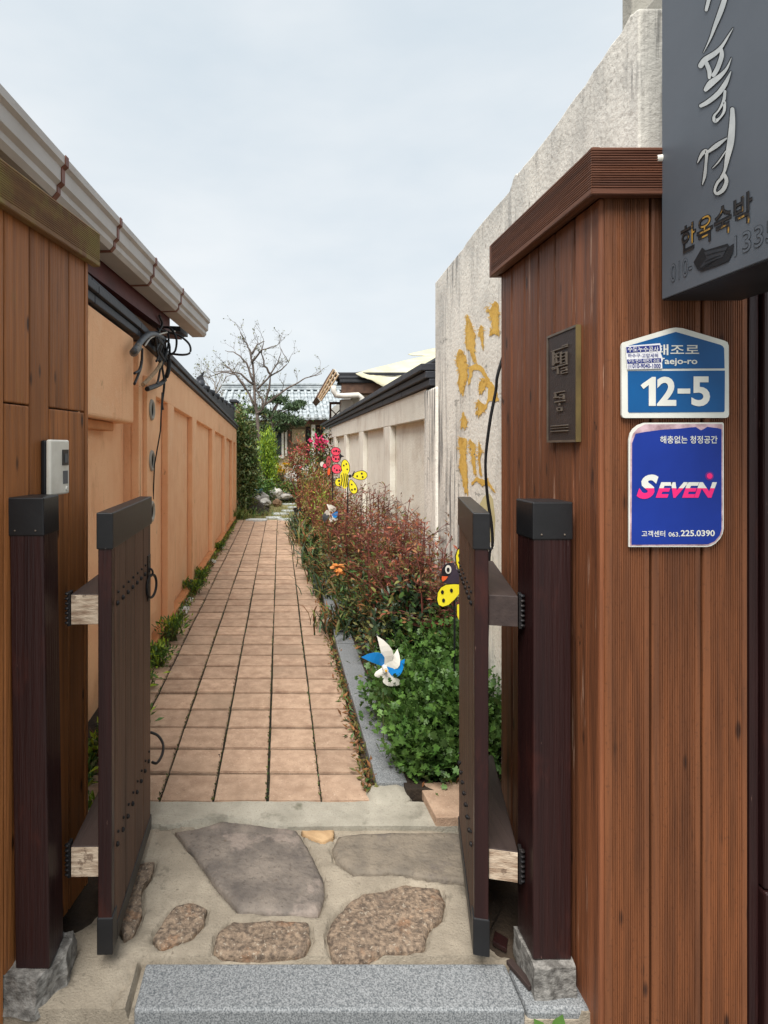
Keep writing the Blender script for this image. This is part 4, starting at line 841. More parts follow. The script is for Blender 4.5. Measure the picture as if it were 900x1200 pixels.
solo(G().tube(curve([P(178, 893, 2.58), P(184, 894, 2.6), P(190, 884, 2.66), P(191, 872, 2.72), P(185, 862, 2.75), P(176, 858, 2.75)]), .006, 6), 'hose_loop', 'cable', 'black cable loop sticking out at the foot of the left gate leaf', 'cable', smooth=True)

# ---------------------------------------------------------------- house at the end of the path
hb = thing('tiled_roof_house', 'low house with blue grey tiled roof and white posts at the end of the path', 'house', (.5, 22, 0))
D = 22.0; ez = 2.60; rz = 3.88; ry = 25.2
xa, xb = -2.3, 4.2
g = G(); g.add([(xa, D, ez), (xb, D, ez), (xb, ry, rz), (xa, ry, rz), (xa, D, ez-.08), (xb, D, ez-.08), (xb, ry, rz-.1), (xa, ry, rz-.1)], [(0,1,2,3),(4,7,6,5),(0,4,5,1),(3,2,6,7),(0,3,7,4),(1,5,6,2)]); rf = g.make('roof', 'roof_grey', hb)
k = 0; x = xa+.1
sl_ = (rz-ez)/(ry-D)
while x < xb:
    for j in range(6):
        t0, t1 = j/6, (j+1)/6; y0, y1 = D-.06+(ry-D+.06)*t0, D-.06+(ry-D+.06)*t1
        G().tube([(x, y0, ez+sl_*(y0-D)+.045), (x, y1+.03, ez+sl_*(y1-D)+.02)], [.075, .062], 8).make('roof_tile', 'roof_grey', rf, smooth=True)
    G().tube([(x, D-.075, ez+.04), (x, D-.055, ez+.04)], .085, 10).make('eave_tile', 'roof_grey', rf)
    x += .27
for j in range(1, 7):
    y0 = D+(ry-D)*j/7; G().box(xa, xb, y0, y0+.02, ez+sl_*(y0-D)+.002, ez+sl_*(y0-D)+.03).make('tile_row', 'roof_grey', rf)
for k, (h_, w_) in enumerate(((.0, .16), (.10, .13), (.20, .16))): G().box(xa-.1, xb, ry-w_, ry+w_, rz+h_, rz+h_+.09).make('ridge_course', 'roof_grey', rf, bevel=.02)
G().box(xa, xb, D+.25, D+.35, 2.36, 2.52).make('eave_beam', 'brownbeam', hb)
G().box(P(342, 0, D).x, P(363, 0, D).x, D+.2, D+.249, 2.33, 2.52).make('eave_beam', 'bracket', hb)
G().box(xa, xb, D+1.0, D+1.1, -.1, 2.5).make('wall', 'beige', hb)
def hx(a): return a-CX
def fbox(n, m, a, b, y0, y1, dd=D+.9, th=.08, **k):
    p, q = P(a, y1, dd), P(b, y0, dd); return G().box(p.x, q.x, dd, dd+th, p.z, q.z).make(n, m, hb, **k)
fbox('window', 'glass', 312, 330, 495, 534); fbox('window_frame', 'offwhite', 330, 332.5, 493, 534, D+.85); fbox('window_frame', 'offwhite', 334, 336.5, 497, 534, D+.83); fbox('window_sill', 'offwhite', 312, 333, 534, 537, D+.84); fbox('window_frame', 'offwhite', 310, 312, 493, 534, D+.85)
fbox('post', 'brownbeam', 338, 341, 498, 545, D+.8); fbox('wall_panel', 'beige', 342, 358, 503, 520, D+.86)
fbox('dado_rail', 'brownbeam', 341, 359, 521, 523, D+.8)
fbox('door', 'maroon', 358.5, 363.5, 500, 545, D+.8); fbox('lattice_door', 'maroon', 370, 386, 498, 545, D+.8)
for k in range(4): fbox('door_bar', 'brownbeam', 371+k*4, 371.8+k*4, 500, 545, D+.74)
fbox('white_post', 'offwhite', 365, 369.5, 494, 560, D+.3, .12, bevel=.02); fbox('lintel', 'offwhite', 362, 400, 491, 496, D+.3, .1)
fbox('step_stone', 'rock_pale', 342, 372, 545, 562, D+.2, .5)

# small tiled gate wall and shed roof beyond the orange wall
gw = thing('tiled_gate_wall', 'short orange wall with curved black tiled top at the far end of the garden wall', 'wall', (-1.1, 14.1, 0))
top = [(276.5, 471), (280, 474), (283, 479), (286, 485), (287.5, 490)]
G().prism([P(276.5, 600, 14.1)]+[P(287.5, 600, 14.1)]+[P(a, b, 14.1) for a, b in top[::-1]], (0, .3, 0)).make('wall_body', 'orange', gw)
for (a, b), (c, d) in zip(top, top[1:]):
    G().obox(P(a-.2, b-.2, 14.0), P(c+.2, d-.2, 14.0)-P(a-.2, b-.2, 14.0), (0, .5, 0), (0, 0, .07)).make('coping_tile', 'tile_black', gw, bevel=.01)
fp_ = thing('black_gate_pillar', 'slim black pillar with a wide cap at the end of the orange wall', 'pillar', (-1.2, 13.9, 0))
a, b = P(271, 497, 13.9), P(276, 472, 13.9); G().box(a.x, b.x, 13.85, 14.0, 0, b.z).make('shaft', 'tile_black', fp_, bevel=.01)
a, b = P(269, 472, 13.9), P(278, 468, 13.9); G().box(a.x, b.x, 13.8, 14.05, a.z, b.z).make('cap', 'tile_black', fp_, bevel=.02)
sr = thing('black_tiled_shed', 'low shed with black tiled roof and upturned ridge end behind the orange wall', 'shed', (-1.7, 12, 0))
G().prism([P(236, 452, 9.2), P(275, 480, 13.2), P(275, 506, 13.2), P(236, 478, 9.2)], (-.9, .1, .25)).make('roof_slope', 'roof_black', sr)
for k in range(8):
    t_ = k/7; p = P(237, 452, 9.2).lerp(P(273, 479, 13.0), t_); G().tube([p+Vector((.02, 0, .01)), p+Vector((-.85, .1, .26))], .05, 7).make('roof_tile', 'roof_black', sr, smooth=True)
G().box(-2.6, -1.35, 9.4, 13, -.1, 2.3).make('wall', 'orange', sr)
q = lambda a, b: P(230+a/5.625, 380+b/5.625, 9.2)
G().prism([q(0, 350), q(25, 335), q(48, 308), q(40, 340), q(52, 380), q(52, 440), q(0, 420)], (0, .12, 0)).make('ridge_end', 'roof_black', sr, bevel=.008)
for a, b, r in ((8, 385, .05), (30, 395, .06), (42, 420, .05), (14, 412, .045)): G().blob(q(a, b)-Vector((0, .03, 0)), r, .2, 2).make('ridge_ornament', 'tile_black', sr, smooth=True)
G().tube([P(262, 482, 13), P(262, 476, 13), P(263, 470, 13)], [.10, .09, .04], 8).make('ridge_knob', 'roof_black', sr, smooth=True)
G().obox(P(251, 473, 11.5), (.05, 0, 0), (0, .06, 0), (0, 0, .05)).make('broken_tile', 'orange_dark', sr)

# ---------------------------------------------------------------- trees
def q4(a, b, d): return P(230+a/5.625, 380+b/5.625, d)
def bare_tree(name, label, limbs, d, base_r, twig, mb, mt, depth=4):
    t = thing(name, label, 'tree', (limbs[0][0][0], d, 0))
    tr = G(); cr = G(); buds = []
    def grow(p, v, l, r, lv):
        n = 3; pts = [p]; q = p.copy(); w = v.normalized()
        for i in range(n):
            w = (w+Vector((random.uniform(-.35, .35), random.uniform(-.35, .35), random.uniform(-.2, .3)))).normalized(); q = q+w*l/n; pts.append(q.copy())
        cr.tube(pts, [r*(1-.6*i/n) for i in range(n+1)], 4)
        if lv <= 0: buds.extend(pts[1:]); return
        for k in range(random.choice((2, 3, 3))):
            s = random.choice(pts[1:]); a = (w*.7+Vector((random.uniform(-1, 1), random.uniform(-.8, .8), random.uniform(-.35, .8)))).normalized(); grow(s, a, l*random.uniform(.5, .75), r*.6, lv-1)
    for i, L_ in enumerate(limbs):
        off = 0 if i == 0 else random.uniform(-.5, .5); n = len(L_); pts = [Vector(p)+Vector((0, off*k/(n-1), 0)) for k, p in enumerate(L_)]
        r0 = base_r*(1 if i == 0 else .6); rs = [r0*(1-.8*k/(n-1)) for k in range(n)]
        fine = []; fr = []
        for k in range(n-1):
            for j in range(3): fine.append(pts[k].lerp(pts[k+1], j/3)+Vector((random.uniform(-.02, .02),)*3)); fr.append(rs[k]+(rs[k+1]-rs[k])*j/3)
        fine.append(pts[-1]); fr.append(rs[-1]); tr.tube(fine, fr, 7)
        for k in range(2, len(fine)):
            if random.random() < twig:
                dv = (fine[k]-fine[k-1]).normalized(); a = (dv*.6+Vector((random.uniform(-1, 1), random.uniform(-.7, .7), random.uniform(-.2, .9)))).normalized(); grow(fine[k], a, random.uniform(.22, .5)*d/17, max(.008, fr[k]*.35), depth-2 if k > 3 else 1)
    tr.make('trunk', mb, t, smooth=True); cr.make('crown', mt, t, kind='stuff')
    buds = buds[::4]
    if buds:
        b = np.array([tuple(p) for p in buds]); leafcloud('buds', 'petal', b, rdir(len(b)), rdir(len(b), 1), .05*d/17, 'leaf_olive', t)
    return t
d = 17.0
limbs = [[(P(310, 525, d).x+.05, d, -.05), P(306, 525, d), q4(400, 610, d), q4(390, 560, d), q4(378, 400, d), q4(368, 250, d), q4(355, 170, d), q4(320, 110, d), q4(290, 55, d)]]
for l in ([(385,540),(330,430),(270,350),(220,290),(150,245)], [(378,380),(330,250),(260,180),(180,155)], [(395,590),(440,560),(430,500),(400,430),(380,370),(350,290)], [(440,560),(480,430),(490,340),(560,300),(610,250),(560,160)],
          [(440,540),(520,480),(600,420),(660,390),(720,350),(780,335),(830,320)], [(490,340),(450,270),(430,200),(445,110)], [(368,250),(430,180),(530,160)], [(330,430),(260,330),(170,310),(60,350)], [(400,430),(470,360),(540,250),(560,180)], [(378,400),(300,330),(230,320),(120,330)], [(362,200),(400,130),(450,105)]):
    limbs.append([q4(*p, d) for p in l])
bare_tree('bare_tree', 'leafless spreading garden tree rising before the blue grey tiled roof', limbs, d, .058, .5, 'bark', 'bark')
d2 = 27.0
limbs = [[(q4(130, 0, d2).x, d2, 0), q4(130, 560, d2), q4(130, 470, d2), q4(125, 400, d2), q4(110, 360, d2), q4(60, 340, d2)]]+[[q4(*p, d2) for p in l] for l in ([(130,500),(90,430),(60,380),(40,360)], [(130,460),(170,400),(200,350),(260,330)], [(128,430),(150,380),(170,320)], [(130,520),(200,470),(240,400)], [(130,480),(60,460),(30,420)])]
bare_tree('bare_tree', 'fainter leafless tree behind the black shed roof on the left', limbs, d2, .06, .7, 'bark_pale', 'bark_pale')
# pine
d = 18.2; pt = thing('pine_tree', 'small dark garden pine with tiered pads in front of the house window', 'tree', (P(318, 0, d).x, d, 0))
g = G(); g.tube([(P(318, 0, d).x, d, 0), P(316, 540, d), P(322, 510, d), P(318, 490, d), P(326, 472, d)], [.09, .08, .065, .05, .03], 7)
pads = [(326,470,.34),(344,478,.30),(352,474,.2),(334,492,.42),(318,488,.38),(304,483,.3),(350,497,.22),(310,503,.32),(296,482,.22),(328,503,.3)]
pos = []; dr = []
for a, b, r in pads:
    c = P(a, b, d+random.uniform(-.3, .3)); g.tube([P(320, b+10, d), c], [.03, .012], 5)
    m = int(1500*r); o = rng.normal(size=(m, 3))*np.array([r*.42, r*.42, r*.17]); pos.append(np.array(c)+o); q_ = rdir(m, .9); dr.append(q_)
g.make('trunk', 'bark', pt, smooth=True); pos = np.concatenate(pos); dr = np.concatenate(dr)
leafcloud('needles', 'lance', pos, dr, rdir(len(pos)), .13, 'needle', pt)

# ---------------------------------------------------------------- garden at the end of the path
mound = field('rockery_bed', -1.7, -.25, 13.5, 20, .12, lambda x, y: .02+.22*max(0, min(1, (-.25-x)/.35))*min(1, max(0, (y-13.5)/1.2))+.05*noise.noise((x*3, y*3, 0)), 'soil')
field('back_bed', -.2, 1.0, 17.0, 21.6, .12, lambda x, y: .05+.15*min(1, max(0, (y-17)/1.5))+.05*noise.noise((x*3, y*3, 4)), 'soil')
FL = [((320,606.5),(.20,.17)), ((329,602),(.22,.16)), ((338,598.5),(.17,.15)), ((342,594.5),(.13,.16)), ((338,590.5),(.22,.22)), ((301,609),(.24,.13)), ((340,608.5),(.26,.13))]
for i, ((px, py), (rx, ry_)) in enumerate(FL):
    x, y = gp(px, py, .02); pts = [(x+rx*math.cos(a)*random.uniform(.8, 1.1), y+ry_*math.sin(a)*random.uniform(.8, 1.1), -.01) for a in [k*2*math.pi/9 for k in range(9)]]
    solo(G().prism(pts, (0, 0, .045)), 'stepping_stone', 'flag', ['pale oblong stepping stone nearest after the brick path', 'second pale stepping stone beyond the brick path', 'third pale stepping stone, set to the right', 'small fourth pale stepping stone by the black pot', 'farthest pale stepping stone below the white rock', 'worn grey slab at the left end of the brick path', 'worn grey slab at the right end of the brick path'][i], 'stepping stone', 'stepping stones across the lawn', bevel=.01)
def rock(px, py, d, r, m, label, flat=.7): solo(G().blob(P(px, py, d), (r, r, r*flat), .3, 3, 1.3), 'garden_rock', m, label, 'rock', 'rocks around the garden', smooth=False)
rock(305, 586, 15.2, .22, 'rock', 'large grey rock under the teal bowl planter', .95); rock(311, 589, 15.0, .14, 'rock_pale', 'pale rock leaning on the grey rock under the planter')
rock(288, 594, 14.6, .19, 'rock_brown', 'brown rock below the red flowerpot', .6); rock(296, 595, 14.5, .15, 'rock_pale', 'small white rock to the right of a brown rock', .6)
rock(323, 579, 16.2, .20, 'rock_pale', 'white rock at the lawn edge left of the stepping stones', .8); rock(333, 581, 16.3, .24, 'rock', 'long low grey rock behind the stepping stones', .4); rock(325, 590, 15.6, .12, 'rock_brown', 'small brown rock in front of a white rock', .9)
rock(331, 560, 18.2, .28, 'rock_brown', 'rounded brown boulder under the yellow daffodils', .7); rock(341, 563, 18.0, .24, 'rock_pale', 'pointed pale rock beside the rounded brown boulder', 1.1)
rock(314, 557, 17.5, .2, 'rock', 'flat grey rock at the top of the rockery', .45); rock(313, 566, 17, .18, 'rock_brown', 'low brown rock in the middle of the rockery', .5)
pot = thing('red_flowerpot', 'small red plastic flowerpot beside the ivy at the wall end', 'flowerpot', tuple(P(285, 588, 15)))
c = P(285, 588, 15); G().lathe(c, [(0, 0), (.08, 0), (.112, .125), (.125, .125), (.125, .15), (.105, .15), (.10, .125), (0, .12)], 18).make('pot', 'red_pot', pot, smooth=False)
G().lathe(c, [(.098, .128), (0, .135)], 14).make('soil', 'soil', pot)
bowl = thing('bowl_planter', 'wide teal glazed bowl planter with strap leaves standing on a grey rock', 'planter', tuple(P(301, 578, 15.1)))
c = P(301, 578, 15.1); G().lathe(c, [(0, 0), (.09, 0), (.14, .05), (.15, .11), (.135, .11), (.12, .08), (0, .08)], 20).make('bowl', 'teal_pot', bowl, smooth=True)
n = 60; a = rng.uniform(0, 6.28, n); e = rng.uniform(.5, 1.4, n); leafcloud('leaves', 'blade', np.tile(np.array(c)+[0, 0, .08], (n, 1))+rng.normal(size=(n, 3))*.03, np.stack([np.cos(a)*np.cos(e), np.sin(a)*np.cos(e), np.sin(e)], 1), np.tile([0, 0, 1.], (n, 1)), .42*rng.uniform(.7, 1.2, n), 'leaf_green', bowl)
bp = thing('black_plant_pot', 'black plastic plant pot under the shrubs at the path end', 'flowerpot', (P(350, 0, 12.2).x, 12.2, .0))
G().lathe((P(352, 0, 12.2).x, 12.2, .0), [(0, 0), (.09, 0), (.13, .26), (.145, .26), (.145, .30), (.12, .30), (.11, .26), (0, .25)], 18).make('pot', 'dark_plastic', bp)
lp = thing('garden_lamp', 'small post with a white round lamp among the ivy', 'garden lamp', (P(292, 0, 15.6).x, 15.6, .1))
G().box(P(289.5, 0, 15.6).x, P(294, 0, 15.6).x, 15.55, 15.65, .1, P(0, 553, 15.6).z).make('post', 'brownbeam', lp); G().blob(P(293, 548, 15.6), .09, .02, 3).make('globe', 'white_plastic', lp, smooth=True)

shrub('ivy_bush', 'tall variegated ivy bush climbing beside the end of the orange wall', 'bush', (P(286, 0, 13.75).x, 13.75, .05), 2.1, (.24, .28), 6000, 'oval', .075, ['leaf_ivy', 'leaf_ivy', 'leaf_olive', 'leaf_mid'], 'greenstem', 44, base=.12)
shrub('dark_bush', 'dark olive bush between the ivy and the pine', 'bush', (P(305, 0, 17.4).x, 17.4, .1), 1.9, (.42, .45), 2400, 'oval', .085, ['leaf_ivy', 'leaf_olive', 'leaf_dark'], 'greenstem', 26, base=.4)
shrub('golden_conifer', 'bright lime green conifer bush left of the daffodils', 'bush', (P(314, 0, 16.4).x, 16.4, .2), 1.5, (.22, .3), 4200, 'lance', .085, ['leaf_lime', 'leaf_lime', 'leaf_green'], 'greenstem', 30, base=.3, up=1.2)
for (px, py, d_, h_, r_, m_, lab) in ((310,588,15.8,.55,.25,['leaf_green','leaf_mid'],'leafy green plant between the rocks of the rockery'), (330,577,16.9,.4,.3,['leaf_mid','leaf_green'],'low green plant behind the long grey rock'), (300,572,16.2,.8,.2,['leaf_dark','leaf_mid'],'dark leafy plant behind the teal bowl planter'), (340,578,16.4,.5,.22,['leaf_olive','leaf_green'],'olive plant at the right of the stepping stones'), (343,556,19,.55,.3,['leaf_rust','leaf_red'],'rusty low shrub right of the yellow daffodils'), (283,575,15.2,.5,.15,['leaf_mid','leaf_olive'],'small green plant behind the red flowerpot')):
    x = P(px, 0, d_).x; shrub('garden_plant', lab, 'plant', (x, d_, .08), h_, r_, 500, 'oval', .075, m_, 'greenstem', 12, base=.15)
blades('grass_tuft', 'long grass tuft at the foot of the orange wall end', 'grass', (-.93, 13.0, 0), .28, 160, ['grass', 'leaf_green'], 1.5)
blades('grass_tuft', 'grass tuft before the brown rock at the path end', 'grass', (-.62, 13.6, 0), .16, 200, ['grass', 'leaf_green'], 3)
t = thing('lawn_grass', 'thin dry grass between the path end and the rocks', 'grass', (0, 14, 0)); t['kind'] = 'stuff'
n = 2600; pos = np.stack([rng.uniform(-1.0, .75, n), rng.uniform(12.75, 17, n), np.zeros(n)+.0], 1); a = rng.uniform(0, 6.28, n); e = rng.uniform(.5, 1.4, n)
leafcloud('blades', 'blade', pos, np.stack([np.cos(a)*np.cos(e), np.sin(a)*np.cos(e), np.sin(e)], 1), np.tile([0, 0, 1.], (n, 1)), rng.uniform(.04, .10, n), ['grass', 'grass', 'leaf_olive'], t)
df_ = thing('daffodils', 'clump of bright yellow daffodils on the rockery', 'flowers', tuple(P(326, 565, 17.6)))
g = G(); fpos = []
for a, b in ((325,543),(328,548),(322,549),(330,553),(327,552),(334,543),(320,553),(336,545),(333,552),(319,556)):
    c = P(a+random.uniform(-1, 1), b, 17.6+random.uniform(-.2, .2)); g.tube([P(326, 568, 17.6)+Vector((random.uniform(-.15, .15), 0, 0)), c], .008, 4); fpos += [c]*9
g.make('stems', 'greenstem', df_); fpos = np.array([tuple(p) for p in fpos])+rng.normal(size=(len(fpos), 3))*.015
leafcloud('blossoms', 'petal', fpos, rdir(len(fpos)), rdir(len(fpos)), .085, 'yellow_fl', df_)
def azalea(label, loc, h, r, n, blooms, mats, bm, bsz=.07):
    t = shrub('azalea_shrub', label, 'shrub', loc, h, r, n, 'oval', .06, mats, 'stem', 22, base=.35, group='azalea shrubs')
    ps = []
    for c in blooms: ps += [np.array(c)+rng.normal(size=3)*.06 for _ in range(11)]
    ps = np.array(ps); leafcloud('blossoms', 'petal', ps, rdir(len(ps), .4), rdir(len(ps)), bsz, bm, t)
azalea('azalea shrub with bright pink blossom before the white wall end', (.80, 11.8, .03), 1.62, (.30, .35), 1500, [P(373, 519, 11.6), P(378, 518, 11.6), P(381, 520, 11.8), P(370, 522, 11.5), P(376, 521, 11.5)], ['leaf_dark', 'leaf_rust', 'leaf_mid'], 'pink')
azalea('taller coral red azalea beyond the brown shrubs, before the house door', (.45, 14.0, .0), 1.55, (.30, .35), 1300, [P(349, 527, 14), P(345, 533, 14), P(353, 526, 14), P(357, 532, 14), P(362, 526, 13.9), P(342, 537, 14), P(361, 540, 13.8)], ['leaf_rust', 'leaf_red', 'leaf_olive'], 'coral')

# ---------------------------------------------------------------- flower bed beside the path
def nandina(label, loc, h, r, nst, seed_m, dense=1.0, low=True):
    t = thing('nandina_shrub', label, 'shrub', loc, 'red leaved nandina shrubs in the flower bed'); L0 = Vector(loc); g = G(); P1 = []; D1 = []; P2 = []; D2 = []; P3 = []; D3 = []
    for i in range(nst):
        a = random.random()*6.283; q = math.sqrt(random.random())*r; b = L0+Vector((math.cos(a)*q*.4, math.sin(a)*q*.5, 0)); hh = h*random.uniform(.72, 1.05)
        tip = L0+Vector((math.cos(a)*q*1.1, math.sin(a)*q*1.2, hh)); mid = b.lerp(tip, .5)+Vector((random.uniform(-.04, .04), random.uniform(-.04, .04), 0)); g.tube([b, mid, tip], [.006, .005, .003], 5)
        for k in range(int(11*dense)):
            s = random.uniform(.45, 1.0); p = b.lerp(mid, s*2) if s < .5 else mid.lerp(tip, s*2-1); az = random.random()*6.283; el = random.uniform(.0, .9)
            v = Vector((math.cos(az)*math.cos(el), math.sin(az)*math.cos(el), math.sin(el))); ln = random.uniform(.12, .26)*h; sp = [p, p+v*ln*.5+Vector((0, 0, .01)), p+v*ln+Vector((0, 0, -.01))]
            g.tube(sp, [.0025, .0018, .001], 3)
            for m in range(random.randint(3, 5)):
                u = random.uniform(.35, 1); c = sp[0].lerp(sp[2], u); w = Vector((random.uniform(-1, 1), random.uniform(-1, 1), random.uniform(-.5, .8))).normalized(); w = (w+v*.6).normalized(); l2 = ln*.30; g.tube([c, c+w*l2], [.0014, .0008], 3)
                for z in range(2): (P1 if s > .74 else P3).append(tuple(c+w*l2*random.uniform(.3, 1))); (D1 if s > .74 else D3).append(tuple(w+Vector((random.uniform(-.8, .8), random.uniform(-.8, .8), random.uniform(-.6, .5)))))
        if low:
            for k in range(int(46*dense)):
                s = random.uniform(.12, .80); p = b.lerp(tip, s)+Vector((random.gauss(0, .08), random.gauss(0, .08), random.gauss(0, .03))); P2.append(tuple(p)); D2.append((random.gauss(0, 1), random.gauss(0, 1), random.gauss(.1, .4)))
    g.make('stems', 'stem', t, kind='stuff')
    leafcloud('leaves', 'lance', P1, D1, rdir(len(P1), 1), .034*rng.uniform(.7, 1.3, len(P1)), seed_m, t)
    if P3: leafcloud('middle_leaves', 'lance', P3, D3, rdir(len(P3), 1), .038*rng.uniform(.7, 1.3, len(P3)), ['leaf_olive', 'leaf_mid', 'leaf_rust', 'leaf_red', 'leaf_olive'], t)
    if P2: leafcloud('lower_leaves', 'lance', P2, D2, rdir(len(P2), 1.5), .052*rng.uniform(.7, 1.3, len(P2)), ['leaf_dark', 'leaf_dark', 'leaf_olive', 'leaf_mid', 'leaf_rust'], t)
ND = [((.93, 3.45), .98, .13, 9, 'thin nandina shrub closest to the gate, beside the painted wall'), ((.84, 3.8), 1.0, .18, 12, 'airy nandina shrub with thin red twigs right behind the gate leaf'), ((.72, 4.1), .98, .17, 12, 'nandina shrub with dark lower leaves behind the blue pinwheel'), ((.86, 4.6), 1.06, .17, 12, 'nandina shrub with airy red twigs against the white wall pier'), ((.66, 5.0), .98, .18, 13, 'dense reddish nandina shrub in the middle of the flower bed'), ((.84, 5.6), 1.08, .18, 12, 'nandina shrub just below the yellow bee decoration'), ((.64, 6.3), .95, .19, 12, 'farthest nandina shrub, turning brown green')]
for i, ((x, y), h, r, ns, lab) in enumerate(ND):
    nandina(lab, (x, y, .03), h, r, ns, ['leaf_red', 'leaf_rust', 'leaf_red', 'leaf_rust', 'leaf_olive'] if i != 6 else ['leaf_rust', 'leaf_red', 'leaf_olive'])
CH = [((.64, 2.78), .26, .10), ((.78, 2.86), .30, .12), ((.92, 2.80), .35, .1), ((.66, 3.02), .30, .13), ((.83, 3.10), .36, .13), ((.65, 3.26), .28, .13), ((.80, 3.34), .40, .14), ((.93, 3.2), .42, .1)]
CL = ['low fresh green leafy clump at the kerb end nearest the gate', 'green leafy clump just behind the loose paving slab', 'green leafy clump mostly behind the right gate leaf', 'green leafy clump leaning over the kerb, second from the gate', 'taller green leafy clump beside the gate leaf', 'green leafy clump below the blue and white pinwheel', 'tallest green leafy clump under the dark nandina leaves', 'green leafy clump seen behind the gate rail']
for i, ((x, y), h, r) in enumerate(CH):
    shrub('leafy_clump', CL[i], 'plant', (x, y, .03), h, r, 1900, 'lobed', .036, ['leaf_green', 'leaf_green', 'leaf_mid', 'leaf_mid'], 'greenstem', 22, 'lobed leaf clumps at the near end of the bed', base=.2, up=.6, csp=.42)
SH = [((.82, 3.62), .60, .17, ['leaf_dark', 'leaf_dark', 'leaf_mid'], 'oval', 'dark glossy shrub between the lobed green clumps and the wall'), ((.70, 3.65), .50, .16, ['leaf_dark', 'leaf_dark', 'leaf_olive'], 'oval', 'dark glossy shrub behind the blue and white pinwheel'), ((.69, 4.15), .46, .16, ['leaf_olive', 'leaf_rust', 'leaf_dark'], 'lance', 'brown and olive shrub spilling to the kerb past the pinwheel'),
      ((.70, 4.7), .50, .17, ['leaf_olive', 'leaf_mid', 'leaf_dark'], 'lance', 'olive shrub with the small orange flower beside it'), ((.80, 4.2), .50, .16, ['leaf_dark'], 'oval', 'dark shrub near the wall under the nandina twigs'), ((.70, 5.4), .5, .18, ['leaf_mid', 'leaf_olive'], 'lance', 'green shrub by the kerb in the middle of the bed'),
      ((.72, 7.1), .72, .22, ['leaf_rust', 'leaf_olive', 'leaf_mid'], 'lance', 'mixed green and rust shrub below the pink decoration'), ((.75, 8.0), .85, .24, ['leaf_rust', 'leaf_red', 'leaf_olive'], 'lance', 'rust brown shrub against the low white wall'),
      ((.68, 8.6), .8, .2, ['leaf_rust', 'leaf_olive', 'leaf_lime'], 'lance', 'yellow green and rust shrub beside the far path'), ((.62, 9.7), 1.05, .26, ['leaf_rust', 'leaf_red'], 'lance', 'tall rust brown shrub at the far half of the bed'), ((.62, 10.6), 1.0, .2, ['leaf_olive', 'leaf_rust', 'leaf_lime'], 'lance', 'yellowish shrub near the far end of the bed'), ((.80, 10.6), 1.25, .25, ['leaf_rust', 'leaf_olive'], 'lance', 'tall brown shrub under the pink azalea'), ((.64, 12.3), 1.0, .2, ['leaf_olive', 'leaf_rust'], 'lance', 'farthest olive shrub at the very end of the bed')]
for (x, y), h, r, m_, tp_, lab in SH:
    shrub('bed_shrub', lab, 'shrub', (x, y, .03), h, r, 1500, tp_, .05 if tp_ == 'lance' else .042, m_, 'stem', 30, 'mixed shrubs along the bed', base=.1, up=.5)
ST = [((.68, 6.1), .36), ((.66, 6.9), .38), ((.63, 7.7), .42), ((.62, 8.6), .42), ((.58, 9.5), .40), ((.54, 10.4), .40), ((.54, 11.4), .42), ((.64, 5.0), .30)]
SL = ['strappy green clump over the kerb just past the bare kerb', 'second strappy green clump along the kerb', 'strappy green clump halfway along the path', 'strappy green clump where the path narrows', 'arching strappy clump below the rust shrubs', 'arching strappy clump beside the far bricks', 'last strappy clump by the black plant pot', 'small strappy tuft on the kerb near the orange flower']
for i, ((x, y), h) in enumerate(ST): blades('strap_leaf_clump', SL[i], 'plant', (x, y, .03), h*.72, 620, ['leaf_mid', 'leaf_dark', 'leaf_olive', 'leaf_dark', 'leaf_rust'], 1.5, 'strappy clumps along the kerb')
# ground litter and moss along the kerb and the margins
t = thing('kerb_weeds', 'tiny weeds and dead leaves in the soil strip along the kerb', 'ground cover', (.41, 6, 0)); t['kind'] = 'stuff'
n = 2600; pos = np.stack([rng.normal(.402, .024, n), 2.65+9*rng.random(n)**1.3, rng.uniform(.0, .02, n)], 1); leafcloud('litter', 'lance', pos, rdir(n, .2), rdir(n, 2), rng.uniform(.015, .05, n), ['leaf_rust', 'leaf_olive', 'leaf_mid', 'leaf_rust'], t)
t = thing('bed_litter', 'leaf litter covering the soil of the flower bed', 'ground cover', (.78, 5, 0)); t['kind'] = 'stuff'
n = 2200; pos = np.stack([rng.uniform(.55, 1.0, n), rng.uniform(2.62, 12, n), rng.uniform(.04, .07, n)], 1); leafcloud('litter', 'lance', pos, rdir(n, .1), rdir(n, 2), rng.uniform(.03, .06, n), ['leaf_rust', 'leaf_dark', 'leaf_olive'], t)
t = thing('wall_foot_weeds', 'thin weeds and moss along the foot of the orange wall', 'ground cover', (-.9, 7, 0)); t['kind'] = 'stuff'
n = 6000; pos = np.stack([rng.normal(-.90, .025, n), 2.62+9.8*rng.random(n)**1.7, rng.uniform(.0, .025, n)], 1); leafcloud('weeds', 'lance', pos, rdir(n, .6), rdir(n, 1), rng.uniform(.02, .06, n), ['leaf_mid', 'leaf_green', 'leaf_lime', 'leaf_olive', 'leaf_rust'], t)
t = thing('joint_moss', 'moss and tiny weeds in the long joints of the brick path', 'ground cover', (0, 6, 0)); t['kind'] = 'stuff'
n = 2600; pos = np.stack([np.array(xe[1:6])[rng.integers(0, 5, n)]-.004+rng.normal(0, .003, n), 2.6+7*rng.random(n)**1.4, rng.uniform(-.004, .001, n)], 1); leafcloud('moss', 'oval', pos, rdir(n, .5), rdir(n, 1), rng.uniform(.006, .013, n), ['leaf_olive', 'leaf_mid', 'soil'], t)
WD = [((-.70, 2.72), .17, .09), ((-.80, 2.95), .15, .09), ((-.82, 3.3), .14, .1), ((-.86, 3.75), .16, .1), ((-.84, 4.2), .16, .1), ((-.82, 4.75), .20, .11), ((-.88, 6.3), .16, .1), ((-.88, 6.8), .15, .09), ((-.9, 8.9), .14, .09)]
